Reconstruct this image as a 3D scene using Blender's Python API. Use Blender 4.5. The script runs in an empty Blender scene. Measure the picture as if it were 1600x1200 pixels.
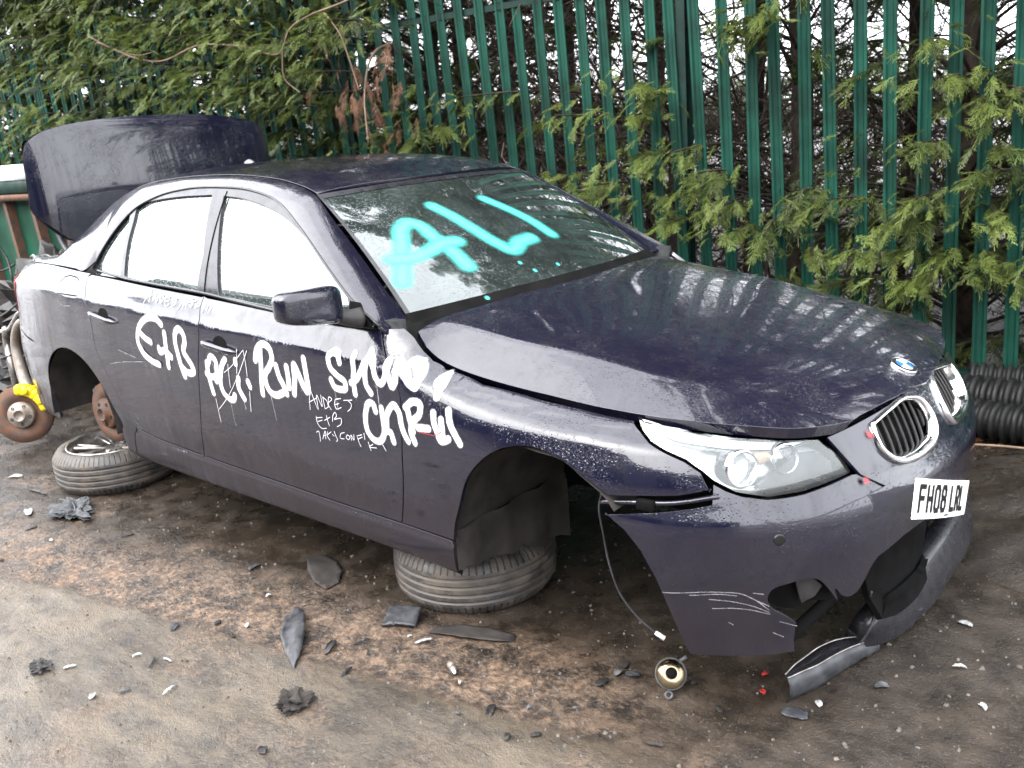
import bpy, math, random
import numpy as np
from mathutils import Vector, Matrix
from mathutils.geometry import delaunay_2d_cdt
random.seed(7); RNG=np.random.default_rng(11)
sc=bpy.context.scene; COL=sc.collection
GZ=.075                      # height of the car frame's zero above the ground
# ---------------------------------------------------------------- camera
cd=bpy.data.cameras.new('camera'); cam=bpy.data.objects.new('camera',cd); COL.objects.link(cam)
CAM_R=[[0.7549456,0.6508894,-0.0800002],[0.1196226,-0.2566259,-0.9590795],[-0.6447849,0.7144831,-0.2715997]]
_m=Matrix([[CAM_R[0][i],-CAM_R[1][i],-CAM_R[2][i]] for i in range(3)]).to_4x4(); _m.translation=Vector((1.52006,-2.60179,1.50323+GZ))
cam.matrix_world=_m; cd.sensor_width=36; cd.lens=36*1379.45/1600; cd.clip_start=.05; cd.clip_end=800
cd.dof.use_dof=True; cd.dof.focus_distance=2.9; cd.dof.aperture_fstop=4.5
sc.camera=cam
# ---------------------------------------------------------------- sky and sun (bright overcast)
w=bpy.data.worlds.new('World'); sc.world=w; w.use_nodes=True
nt=w.node_tree; bg=nt.nodes['Background']
sky=nt.nodes.new('ShaderNodeTexSky'); sky.sky_type='NISHITA'; sky.sun_disc=False
SUN_EL=math.radians(48); SUN_AZ=math.radians(200)
sky.sun_elevation=SUN_EL; sky.sun_rotation=SUN_AZ; sky.dust_density=6; sky.air_density=1.0; sky.ozone_density=1
hs=nt.nodes.new('ShaderNodeHueSaturation'); hs.inputs['Saturation'].default_value=.22; hs.inputs['Value'].default_value=1.0
nt.links.new(sky.outputs[0],hs.inputs['Color'])
mx=nt.nodes.new('ShaderNodeMix'); mx.data_type='RGBA'; mx.inputs[0].default_value=.55; mx.inputs[7].default_value=(11.0,11.2,11.8,1)
nt.links.new(hs.outputs[0],mx.inputs[6]); nt.links.new(mx.outputs[2],bg.inputs[0]); bg.inputs[1].default_value=.15
sl=bpy.data.lights.new('sun','SUN'); sl.energy=.6; sl.angle=math.radians(90); sl.color=(1,.97,.93)
so=bpy.data.objects.new('sun',sl); COL.objects.link(so)
_d=Vector((math.sin(SUN_AZ)*math.cos(SUN_EL),math.cos(SUN_AZ)*math.cos(SUN_EL),math.sin(SUN_EL)))
so.rotation_euler=_d.to_track_quat('Z','Y').to_euler(); so.location=_d*30
sc.view_settings.view_transform='Standard'; sc.view_settings.look='None'; sc.view_settings.gamma=1
sc.view_settings.exposure=2.3
sc.render.engine='CYCLES'
try: sc.cycles.use_denoising=True; sc.cycles.max_bounces=8; sc.cycles.transparent_max_bounces=24
except Exception: pass
# ---------------------------------------------------------------- body surfaces (metres, car frame: x forward from front axle, y left, z up)
def pch(xk,yk,x):
    """monotone cubic (pchip) interpolation, xk increasing"""
    xk=np.asarray(xk,float);yk=np.asarray(yk,float);x=np.asarray(x,float)
    h=np.diff(xk);dl=np.diff(yk)/h;n=len(xk);m=np.zeros(n)
    for i in range(1,n-1):
        if dl[i-1]*dl[i]>0:
            w1=2*h[i]+h[i-1];w2=h[i]+2*h[i-1];m[i]=(w1+w2)/(w1/dl[i-1]+w2/dl[i])
    m[0]=dl[0];m[-1]=dl[-1]
    i=np.clip(np.searchsorted(xk,x,side='right')-1,0,n-2)
    t=(x-xk[i])/h[i];t=np.clip(t,-1.5,2.5)
    lo=x<xk[0];hi=x>xk[-1]
    t2=t*t;t3=t2*t
    r=(2*t3-3*t2+1)*yk[i]+(t3-2*t2+t)*h[i]*m[i]+(-2*t3+3*t2)*yk[i+1]+(t3-t2)*h[i]*m[i+1]
    r=np.where(lo,yk[0]+(x-xk[0])*m[0],r);r=np.where(hi,yk[-1]+(x-xk[-1])*m[-1],r)
    return r
def spl(pts,n=60,closed=False):
    """centripetal-ish Catmull-Rom through points -> n samples"""
    P=np.asarray(pts,float)
    if closed:P=np.vstack([P[-1],P,P[0],P[1]])
    else:P=np.vstack([2*P[0]-P[1],P,2*P[-1]-P[-2]])
    m=len(P)-3;L=np.linalg.norm(P[2:-1]-P[1:-2],axis=1);c=np.concatenate([[0],np.cumsum(L)])
    u=np.linspace(0,c[-1],n,endpoint=not closed);i=np.clip(np.searchsorted(c,u,side='right')-1,0,m-1)
    t=((u-c[i])/np.maximum(L[i],1e-9))[:,None]
    p0,p1,p2,p3=P[i],P[i+1],P[i+2],P[i+3]
    def tan(a,b,cc):
        d1=np.linalg.norm(b-a,axis=1)[:,None]+1e-9;d2=np.linalg.norm(cc-b,axis=1)[:,None]+1e-9
        return ((b-a)/d1*d2+(cc-b)/d2*d1)/(d1+d2)
    h=L[i][:,None];m1=tan(p0,p1,p2)*h;m2=tan(p1,p2,p3)*h
    return (2*t**3-3*t*t+1)*p1+(t**3-2*t*t+t)*m1+(-2*t**3+3*t*t)*p2+(t**3-t*t)*m2
class Skin:
    """plan curve (outermost outline) pushed inward by a profile; domain (s,z), s = plan arc length, s0 at knot k0"""
    def __init__(self,plan,k0,s0,S,rows):
        P=spl(plan,400);d=np.linalg.norm(np.diff(P,axis=0),axis=1);c=np.concatenate([[0],np.cumsum(d)])
        j=np.argmin(np.linalg.norm(P-np.array(plan[k0]),axis=1));self.c=c-c[j]+s0;self.P=P
        T=np.gradient(P,self.c,axis=0);T/=np.linalg.norm(T,axis=1)[:,None]
        k=np.ones(9)/9;T=np.stack([np.convolve(np.pad(T[:,i],4,'edge'),k,'valid') for i in (0,1)],1)
        T/=np.linalg.norm(T,axis=1)[:,None];self.N=np.stack([-T[:,1],T[:,0]],1)   # inward for right-hand side (+x travel)
        self.S=S;self.Z=[r[0] for r in rows];self.D=[r[1] for r in rows]
    def zrow(self,k,s): return pch(self.S,self.Z[k],s)
    def ev(self,s,z):
        s=np.asarray(s,float);z=np.asarray(z,float)
        Zr=np.stack([pch(self.S,a,s) if np.ndim(a) else np.full(s.shape,float(a)) for a in self.Z])
        Dr=np.stack([pch(self.S,a,s) if np.ndim(a) else np.full(s.shape,float(a)) for a in self.D])
        n=len(Zr);H=np.maximum(np.diff(Zr,axis=0),1e-4);dl=np.diff(Dr,axis=0)/H
        M=np.zeros_like(Zr)
        for i in range(1,n-1):
            a,b=dl[i-1],dl[i];ok=a*b>0;w1=2*H[i]+H[i-1];w2=H[i]+2*H[i-1]
            M[i]=np.where(ok,(w1+w2)/(w1/np.where(ok,a,1)+w2/np.where(ok,b,1)),0)
        M[0]=dl[0];M[-1]=dl[-1]
        i=np.clip((z[None]>=Zr).sum(0)-1,0,n-2);g=lambda A:np.take_along_axis(A,i[None],0)[0]
        h=g(H);z0=g(Zr);t=np.clip((z-z0)/h,-3,4);i1=i+1;g1=lambda A:np.take_along_axis(A,i1[None],0)[0]
        d=(2*t**3-3*t*t+1)*g(Dr)+(t**3-2*t*t+t)*h*g(M)+(-2*t**3+3*t*t)*g1(Dr)+(t**3-t*t)*h*g1(M)
        d=np.where(t<0,g(Dr)+(z-z0)*g(M),d);d=np.where(t>1,g1(Dr)+(z-z0-h)*g1(M),d)
        px=np.interp(s,self.c,self.P[:,0]);py=np.interp(s,self.c,self.P[:,1])
        nx=np.interp(s,self.c,self.N[:,0]);ny=np.interp(s,self.c,self.N[:,1])
        return np.stack([px+nx*d,py+ny*d,z],-1)
# side of the body, from tail to headlamp
S_ST=[-4.3,-3.6,-3.2,-2.55,-2.0,-1.6,-1.2,-.83,-.60,-.50,-.37,-.2,0,.2,.38,.62]
SIDE=Skin([(-4.03,0),(-4.02,-.25),(-3.98,-.45),(-3.90,-.64),(-3.78,-.78),(-3.55,-.862),(-3.25,-.898),(-2.888,-.915),(-2.3,-.919),(-1.5,-.920),(-.7,-.918),(-.1,-.916),(.15,-.905),(.33,-.878),(.47,-.825),(.60,-.74),(.70,-.63),(.78,-.5)],9,-1.5,S_ST,[
 (.165,[.18,.16,.13,.11,.10,.10,.10,.10,.10,.10,.09,.06,.05,.05,.05,.05]),
 (.182,[.12,.10,.08,.07,.06,.06,.06,.06,.06,.06,.05,.04,.03,.03,.03,.03]),
 (.205,[.07,.06,.05,.036,.034,.034,.034,.034,.034,.034,.034,.03,.02,.02,.02,.02]),
 (.255,[.03,.03,.03,.024,.022,.022,.022,.022,.022,.022,.022,.02,.015,.012,.012,.012]),
 ([.30,.30,.31,.335,.318,.308,.303,.298,.298,.298,.298,.298,.298,.298,.298,.298],[.02,.02,.02,.019,.018,.018,.018,.018,.018,.018,.018,.016,.012,.01,.01,.01]),
 ([.309,.309,.319,.344,.327,.317,.312,.307,.307,.307,.307,.307,.307,.307,.307,.307],[.02,.02,.02,.025,.027,.027,.027,.027,.027,.027,.024,.018,.012,.01,.01,.01]),
 (.45,[.005,.005,.004,.006,.012,.012,.012,.012,.012,.012,.010,.006,.004,.004,.004,.004]),
 (.60,[0,0,-.004,-.002,.003,.004,.004,.003,.002,0,-.002,-.004,-.004,-.002,0,0]),
 (.70,[.012,.010,-.002,-.002,0,.001,.001,.001,.001,.001,.001,.005,.012,.02,.03,.035]),
 ([.80,.81,.80,.79,.78,.77,.76,.755,.75,.75,.745,.735,.73,.722,.715,.71],[.03,.022,.006,.003,.003,.003,.003,.003,.003,.004,.006,.014,.022,.028,.042,.05]),
 ([.935,.965,.962,.935,.914,.900,.884,.867,.850,.835,.805,.772,.752,.738,.730,.72],[.050,.036,.018,.011,.009,.009,.009,.009,.010,.014,.026,.038,.046,.052,.07,.08]),
 ([.943,.974,.971,.944,.923,.909,.893,.876,.859,.843,.812,.779,.759,.745,.736,.727],[.060,.048,.028,.020,.018,.018,.018,.018,.019,.024,.040,.055,.064,.069,.082,.092]),
 ([.99,1.03,1.03,1.005,.984,.964,.943,.922,.915,.885,.828,.798,.777,.760,.750,.738],[.12,.10,.070,.055,.049,.049,.049,.050,.055,.068,.078,.088,.095,.098,.105,.115]),
 ([1.01,1.055,1.065,1.045,1.016,.997,.973,.951,.945,.910,.838,.808,.787,.768,.757,.745],[.16,.14,.11,.078,.072,.070,.070,.071,.078,.095,.118,.125,.130,.130,.13,.13]),
 ([1.03,1.075,1.085,1.070,1.040,1.020,.996,.975,.968,.930,.850,.820,.800,.780,.77,.76],[.26,.20,.15,.105,.088,.083,.083,.085,.10,.125,.15,.16,.165,.165,.16,.16]),
])
# headlamp lens skin
LAMP=Skin([(.10,-.905),(.28,-.875),(.42,-.838),(.53,-.765),(.61,-.67),(.67,-.57),(.725,-.45),(.76,-.33)],0,0,[0,.3,.9],[
 (.53,[-.004,-.008,-.008]),(.58,[0,-.004,-.006]),(.64,[.012,.012,.010]),(.70,[.034,.042,.045]),(.75,[.062,.082,.095]),(.80,[.085,.125,.155]),(.84,[.10,.16,.20])])
# front bumper skin, right end to car centre and on to the left
_bp=[(.20,-.892),(.33,-.878),(.45,-.852),(.565,-.79),(.665,-.70),(.75,-.58),(.815,-.43),(.855,-.26),(.875,-.10)]
_bp=_bp+[(.88,0)]+[(a,-b) for a,b in _bp[::-1]]
FB_S=[0,.28,.48,.66,.84,.98,1.14]
FB_S=FB_S+[2.28-a for a in FB_S[-2::-1]]
def _sym(a): return a+a[-2::-1]
FRONT=Skin(_bp,0,0,FB_S,[
 (.03,_sym([.08,.07,.06,.03,.0,-.015,-.02])),
 (.085,_sym([.06,.05,.03,-.0,-.025,-.040,-.045])),
 (.12,_sym([.045,.035,.02,-.005,-.03,-.040,-.045])),
 (.20,_sym([.025,.02,.015,.005,.0,-.0,-.0])),
 (.30,_sym([.012,.008,.005,.002,.0,-.0,-.0])),
 (.42,_sym([.004,0,0,0,0,0,0])),
 (.50,_sym([0,0,0,.004,.006,.006,.006])),
 (.535,_sym([.004,.004,.004,.012,.018,.020,.020])),
 (.56,_sym([.014,.014,.014,.026,.036,.038,.038])),
 (.60,_sym([.03,.03,.03,.045,.055,.052,.050])),
 (.66,_sym([.05,.06,.065,.078,.086,.080,.075])),
 (.72,_sym([.08,.10,.11,.125,.130,.120,.112])),
 (.76,_sym([.12,.15,.16,.18,.185,.17,.16])),
])
# side glass plane
def _yg(x,z):
    f=pch([.90,.95,1.0,1.1,1.2,1.3,1.37,1.42,1.46],[.862,.853,.842,.800,.745,.680,.628,.585,.545],z)
    return -(f-np.where(x<-2.0,.055*(x+2.0)**2,0)-np.where(x>-.9,.05*(x+.9)**2,0))
class Glass:
    def ev(self,x,z):
        x=np.asarray(x,float);z=np.asarray(z,float);return np.stack([x,_yg(x,z),z],-1)
GLASS=Glass()
# windscreen: domain (y/.. p in -1..1, t 0 bottom..1 top)
class Screen:
    def __init__(s,bx,bxc,bz,bzc,by,tx,txc,tz,tzc,ty,bow): s.a=(bx,bxc,bz,bzc,by,tx,txc,tz,tzc,ty,bow)
    def ev(s,p,t):
        bx,bxc,bz,bzc,by,tx,txc,tz,tzc,ty,bow=s.a;p=np.asarray(p,float);t=np.asarray(t,float)
        q=p*p;B=np.stack([bx+(bxc-bx)*(1-q),by*p,bz+(bzc-bz)*(1-q)],-1);T=np.stack([tx+(txc-tx)*(1-q),ty*p,tz+(tzc-tz)*(1-q)],-1)
        r=B+(T-B)*t[...,None];r[...,2]+=bow*4*t*(1-t)*.9;r[...,0]+=np.sign(bx-tx)*bow*4*t*(1-t)*.45
        return r
WSCR=Screen(-.600,-.435,.955,.985,.725,-1.20,-1.11,1.345,1.362,.572,.018)
RSCR=Screen(-3.14,-3.30,1.105,1.095,.66,-2.72,-2.74,1.375,1.425,.545,.015)
# bonnet: domain (x,y)
class Bonnet:
    X=[-.62,-.43,-.2,0,.2,.4,.6,.7,.75,.79]
    ZC=[.990,.975,.938,.908,.878,.843,.795,.762,.738,.712]
    XC=[-.62,-.514,-.226,0,.197,.379,.538,.656,.74,.79];YC=[.665,.66,.65,.63,.60,.57,.52,.46,.36,.28];ZK=[.955,.945,.905,.879,.844,.814,.771,.733,.700,.685]
    XS=[-.62,-.535,-.464,-.372,-.216,-.003,.202,.38,.534,.653,.72,.79];YS=[.80,.785,.79,.792,.79,.785,.77,.74,.685,.61,.52,.42];ZS=[.945,.930,.876,.834,.806,.785,.768,.757,.745,.728,.712,.68]
    def ev(s,x,y):
        x=np.asarray(x,float);y=np.asarray(y,float);a=np.abs(y)
        zc=pch(s.X,s.ZC,x);yk=pch(s.XC,s.YC,x);zk=pch(s.XC,s.ZK,x);ys=pch(s.XS,s.YS,x);zs=pch(s.XS,s.ZS,x)
        u=np.clip(a/yk,0,1);zi=zc+(zk-zc)*u**2.4
        w=np.clip((a-yk)/(ys-yk),0,1.6);so=(zk-zc)*2.4/yk
        zo=zk+(zs-zk)*(.80*w+.20*w*w)
        # soften the crease over +-25 mm
        e=.028;k=np.clip((a-yk+e)/(2*e),0,1);k=k*k*(3-2*k)
        zi2=np.where(a<yk,zi,zk+so*(a-yk));zo2=np.where(a>yk,zo,zk+(zs-zk)/(ys-yk)*.80*(a-yk))
        z=zi2*(1-k)+zo2*k
        return np.stack([x,y,z],-1)
HOOD=Bonnet()
# frame curves: D = outer edge of the door-window frames, E = screen edge / roof ditch
def _ycg(pts): return np.array([(x,float(_yg(np.array(x),np.array(z)))-.006,z) for x,z in pts])
D_XZ=[(-.565,.945),(-.72,1.022),(-.92,1.138),(-1.12,1.247),(-1.32,1.334),(-1.52,1.374),(-1.78,1.392),(-2.05,1.390),(-2.27,1.362),(-2.43,1.310),(-2.545,1.215),(-2.62,1.12),(-2.655,1.06)]
E_PT=[(-.600,-.728,.957),(-.76,-.690,1.065),(-.93,-.648,1.180),(-1.07,-.612,1.268),(-1.20,-.575,1.346),(-1.38,-.560,1.395),(-1.62,-.555,1.425),(-1.95,-.556,1.438),(-2.25,-.565,1.432),(-2.55,-.58,1.400),(-2.80,-.610,1.315),(-3.0,-.645,1.200),(-3.12,-.672,1.125)]
# ---------------------------------------------------------------- materials
def nmat(name):
    m=bpy.data.materials.new(name); m.use_nodes=True; t=m.node_tree; p=t.nodes['Principled BSDF']; return m,t,p
def N(t,k,**kw):
    n=t.nodes.new('ShaderNode'+k)
    for a,v in kw.items(): setattr(n,a,v)
    return n
def L(t,a,b): t.links.new(a,b)
def noise(t,vec,scale,detail=4,rough=.55,dist=0):
    n=N(t,'TexNoise'); n.inputs['Scale'].default_value=scale; n.inputs['Detail'].default_value=detail; n.inputs['Roughness'].default_value=rough; n.inputs['Distortion'].default_value=dist
    if vec is not None: L(t,vec,n.inputs['Vector'])
    return n.outputs['Fac']
def ramp(t,fac,a,b,ca=0,cb=1):
    n=N(t,'MapRange'); n.inputs[1].default_value=a; n.inputs[2].default_value=b; n.inputs[3].default_value=ca; n.inputs[4].default_value=cb; n.interpolation_type='SMOOTHSTEP'
    L(t,fac,n.inputs[0]); return n.outputs[0]
def mth(t,op,a,b=None,c=None):
    n=N(t,'Math',operation=op)
    for i,v in enumerate((a,b,c)):
        if v is None: continue
        if hasattr(v,'links'): L(t,v,n.inputs[i])
        else: n.inputs[i].default_value=v
    return n.outputs[0]
def mixc(t,f,a,b):
    n=N(t,'Mix'); n.data_type='RGBA'
    for i,v in ((0,f),(6,a),(7,b)):
        if hasattr(v,'links'): L(t,v,n.inputs[i])
        elif i==0: n.inputs[0].default_value=v
        else: n.inputs[i].default_value=tuple(v)+(1,)
    return n.outputs[2]
def coords(t,which='Object',scale=None):
    c=N(t,'TexCoord').outputs[which]
    if scale:
        m=N(t,'Mapping'); m.inputs['Scale'].default_value=scale; L(t,c,m.inputs[0]); c=m.outputs[0]
    return c
def gpos(t,scale=None):
    c=N(t,'NewGeometry').outputs['Position']
    if scale:
        m=N(t,'Mapping'); m.inputs['Scale'].default_value=scale; L(t,c,m.inputs[0]); c=m.outputs[0]
    return c
def bump(t,p,h,strength,dist=.01,prev=None):
    b=N(t,'Bump'); b.inputs['Strength'].default_value=strength; b.inputs['Distance'].default_value=dist; L(t,h,b.inputs['Height'])
    if prev is not None: L(t,prev,b.inputs['Normal'])
    L(t,b.outputs[0],p.inputs['Normal']); return b.outputs[0]
def simple(name,col,rough=.5,metal=0,nz=.25,scale=20,bmp=0,spec=.35,coat=0):
    m,t,p=nmat(name); v=gpos(t)
    if not metal and max(col)<.6: col=tuple(c*.62 for c in col)
    f=noise(t,v,scale,5)
    a=[c*(1-nz) for c in col]; b=[min(1,c*(1+nz)) for c in col]
    L(t,mixc(t,ramp(t,f,.3,.7),a,b),p.inputs['Base Color']); p.inputs['Roughness'].default_value=rough
    L(t,ramp(t,noise(t,v,scale*.6,3),.3,.7,max(0,rough-.12),min(1,rough+.12)),p.inputs['Roughness'])
    p.inputs['Metallic'].default_value=metal; p.inputs['Specular IOR Level'].default_value=spec; p.inputs['Coat Weight'].default_value=coat
    if bmp: bump(t,p,noise(t,v,scale*2,6),bmp,.004)
    return m
M={}
def car_paint():
    m,t,p=nmat('wet navy paint'); P=gpos(t); sep=N(t,'SeparateXYZ'); L(t,P,sep.inputs[0]); z=sep.outputs[2]
    # flake base
    base=(.0036,.0036,.0118)
    # mud spatter thrown up low on the sides and streaks running down
    big=noise(t,P,3.2,6,.62); fine=noise(t,P,38,5,.65); st=noise(t,gpos(t,(26,26,1.3)),1.0,5,.6)
    h=mth(t,'SUBTRACT',1.0,ramp(t,z,.28,.92))
    mud=mth(t,'MULTIPLY',h,mth(t,'ADD',mth(t,'MULTIPLY',big,.7),mth(t,'ADD',mth(t,'MULTIPLY',st,.7),mth(t,'MULTIPLY',fine,.35))))
    mud=ramp(t,mud,.35,1.15,0,.62)
    film=mth(t,'MULTIPLY',ramp(t,mth(t,'ADD',mth(t,'MULTIPLY',st,.6),mth(t,'MULTIPLY',big,.4)),.46,.64),.20)
    gn=N(t,'SeparateXYZ'); L(t,N(t,'NewGeometry').outputs['Normal'],gn.inputs[0])
    mott=ramp(t,mth(t,'ADD',mth(t,'MULTIPLY',noise(t,P,16,6,.7),.6),mth(t,'MULTIPLY',noise(t,P,75,4,.7),.45)),.40,.70,.04,.24)
    dust_sheen=mth(t,'MULTIPLY',ramp(t,gn.outputs[2],.55,.95),mott)  # rain dust on upward faces, its mottle also painting in drop reflections
    tot=mth(t,'MAXIMUM',mud,mth(t,'MAXIMUM',film,dust_sheen))
    L(t,mixc(t,tot,base,(.026,.021,.019)),p.inputs['Base Color'])
    L(t,ramp(t,tot,0,.6,.20,.60),p.inputs['Roughness']); p.inputs['Metallic'].default_value=.0
    p.inputs['Specular IOR Level'].default_value=.12
    L(t,mth(t,'SUBTRACT',1.0,mth(t,'MULTIPLY',tot,1.3)),p.inputs['Coat Weight']); p.inputs['Coat Roughness'].default_value=.03; p.inputs['Coat IOR'].default_value=1.62
    # rain drops
    vo=N(t,'TexVoronoi'); vo.inputs['Scale'].default_value=120; vo.inputs['Randomness'].default_value=1; L(t,P,vo.inputs['Vector'])
    d1=ramp(t,vo.outputs['Distance'],.42,.08); k=N(t,'SeparateColor'); L(t,vo.outputs['Color'],k.inputs[0])
    d1=mth(t,'MULTIPLY',d1,mth(t,'GREATER_THAN',k.outputs[0],.45))
    v2=N(t,'TexVoronoi'); v2.inputs['Scale'].default_value=310; L(t,P,v2.inputs['Vector']); d2=mth(t,'MULTIPLY',ramp(t,v2.outputs['Distance'],.4,.1),.35)
    dd=mth(t,'ADD',d1,d2); pt=ramp(t,noise(t,P,3.5,5,.65),.42,.62,.12,1)
    dd=mth(t,'MULTIPLY',dd,pt)
    b=N(t,'Bump'); b.inputs['Strength'].default_value=.5; b.inputs['Distance'].default_value=.0018; L(t,dd,b.inputs['Height'])
    L(t,b.outputs[0],p.inputs['Coat Normal']); 
    b2=N(t,'Bump'); b2.inputs['Strength'].default_value=.25; b2.inputs['Distance'].default_value=.002; L(t,fine,b2.inputs['Height']); L(t,b2.outputs[0],p.inputs['Normal'])
    return m
def glass_mat(name,tint,rough=.02,spots=.5,haze=.25,hz_col=(.20,.25,.25),refl=1.8,drops=.35):
    m,t,p=nmat(name); t.nodes.remove(p); out=t.nodes['Material Output']; P=gpos(t)
    tr=N(t,'BsdfTransparent'); tr.inputs[0].default_value=tint+(1,)
    gl=N(t,'BsdfGlossy'); gl.inputs['Roughness'].default_value=rough; gl.inputs[0].default_value=(.95,1,.99,1)
    vo=N(t,'TexVoronoi'); vo.inputs['Scale'].default_value=150; L(t,P,vo.inputs['Vector']); d=ramp(t,vo.outputs['Distance'],.4,.05)
    k=N(t,'SeparateColor'); L(t,vo.outputs['Color'],k.inputs[0]); d=mth(t,'MULTIPLY',d,mth(t,'GREATER_THAN',k.outputs[0],.55))
    b=N(t,'Bump'); b.inputs['Strength'].default_value=drops; b.inputs['Distance'].default_value=.0015; L(t,d,b.inputs['Height']); L(t,b.outputs[0],gl.inputs['Normal'])
    fr=N(t,'Fresnel'); fr.inputs['IOR'].default_value=1.62
    f=mth(t,'MULTIPLY',fr.outputs[0],refl); f=mth(t,'MINIMUM',mth(t,'ADD',f,.02),1.0)
    df=N(t,'BsdfDiffuse'); df.inputs[0].default_value=hz_col+(1,)
    hz=ramp(t,mth(t,'ADD',mth(t,'MULTIPLY',noise(t,P,5,5,.65),.8),mth(t,'MULTIPLY',noise(t,P,60,3),.35)),.45,.85,haze*.35,haze)
    s1=N(t,'MixShader'); L(t,hz,s1.inputs[0]); L(t,tr.outputs[0],s1.inputs[1]); L(t,df.outputs[0],s1.inputs[2])
    s2=N(t,'MixShader'); L(t,f,s2.inputs[0]); L(t,s1.outputs[0],s2.inputs[1]); L(t,gl.outputs[0],s2.inputs[2])
    L(t,s2.outputs[0],out.inputs[0]); return m
def spray_mat(name,col,soft=.35,amt=1.0):
    """paint film: thin coat whose coverage fades at the edge of each stroke (uv.y across, 0..1)"""
    m,t,p=nmat(name); uv=N(t,'UVMap').outputs[0]; s=N(t,'SeparateXYZ'); L(t,uv,s.inputs[0])
    e=mth(t,'ABSOLUTE',mth(t,'SUBTRACT',mth(t,'MULTIPLY',s.outputs[1],2),1))
    e=mth(t,'SQRT',mth(t,'ADD',mth(t,'MULTIPLY',e,e),mth(t,'MULTIPLY',s.outputs[0],s.outputs[0])))
    n=noise(t,gpos(t),420,2); n2=noise(t,gpos(t),60,3)
    e=mth(t,'ADD',e,mth(t,'MULTIPLY',mth(t,'SUBTRACT',n,.5),.22)); e=mth(t,'ADD',e,mth(t,'MULTIPLY',mth(t,'SUBTRACT',n2,.5),.18))
    a=ramp(t,e,1-soft,.99,1,0)
    if amt<1: a=mth(t,'MULTIPLY',a,mth(t,'MULTIPLY',ramp(t,noise(t,gpos(t),25,3),.3,.7,.3,1),amt))
    L(t,a,p.inputs['Alpha'])
    p.inputs['Base Color'].default_value=col+(1,); p.inputs['Roughness'].default_value=.45
    return m
def leaf_mat():
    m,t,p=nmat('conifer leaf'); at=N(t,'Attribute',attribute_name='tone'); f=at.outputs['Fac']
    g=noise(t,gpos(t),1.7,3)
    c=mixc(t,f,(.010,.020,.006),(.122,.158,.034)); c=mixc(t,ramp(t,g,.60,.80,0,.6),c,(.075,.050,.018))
    L(t,c,p.inputs['Base Color']); p.inputs['Roughness'].default_value=.5; p.inputs['Specular IOR Level'].default_value=.35
    p.inputs['Subsurface Weight'].default_value=0
    out=t.nodes['Material Output']; tl=N(t,'BsdfTranslucent'); L(t,c,tl.inputs[0]); mxs=N(t,'MixShader'); mxs.inputs[0].default_value=.25
    L(t,p.outputs[0],mxs.inputs[1]); L(t,tl.outputs[0],mxs.inputs[2]); L(t,mxs.outputs[0],out.inputs[0])
    return m
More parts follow.
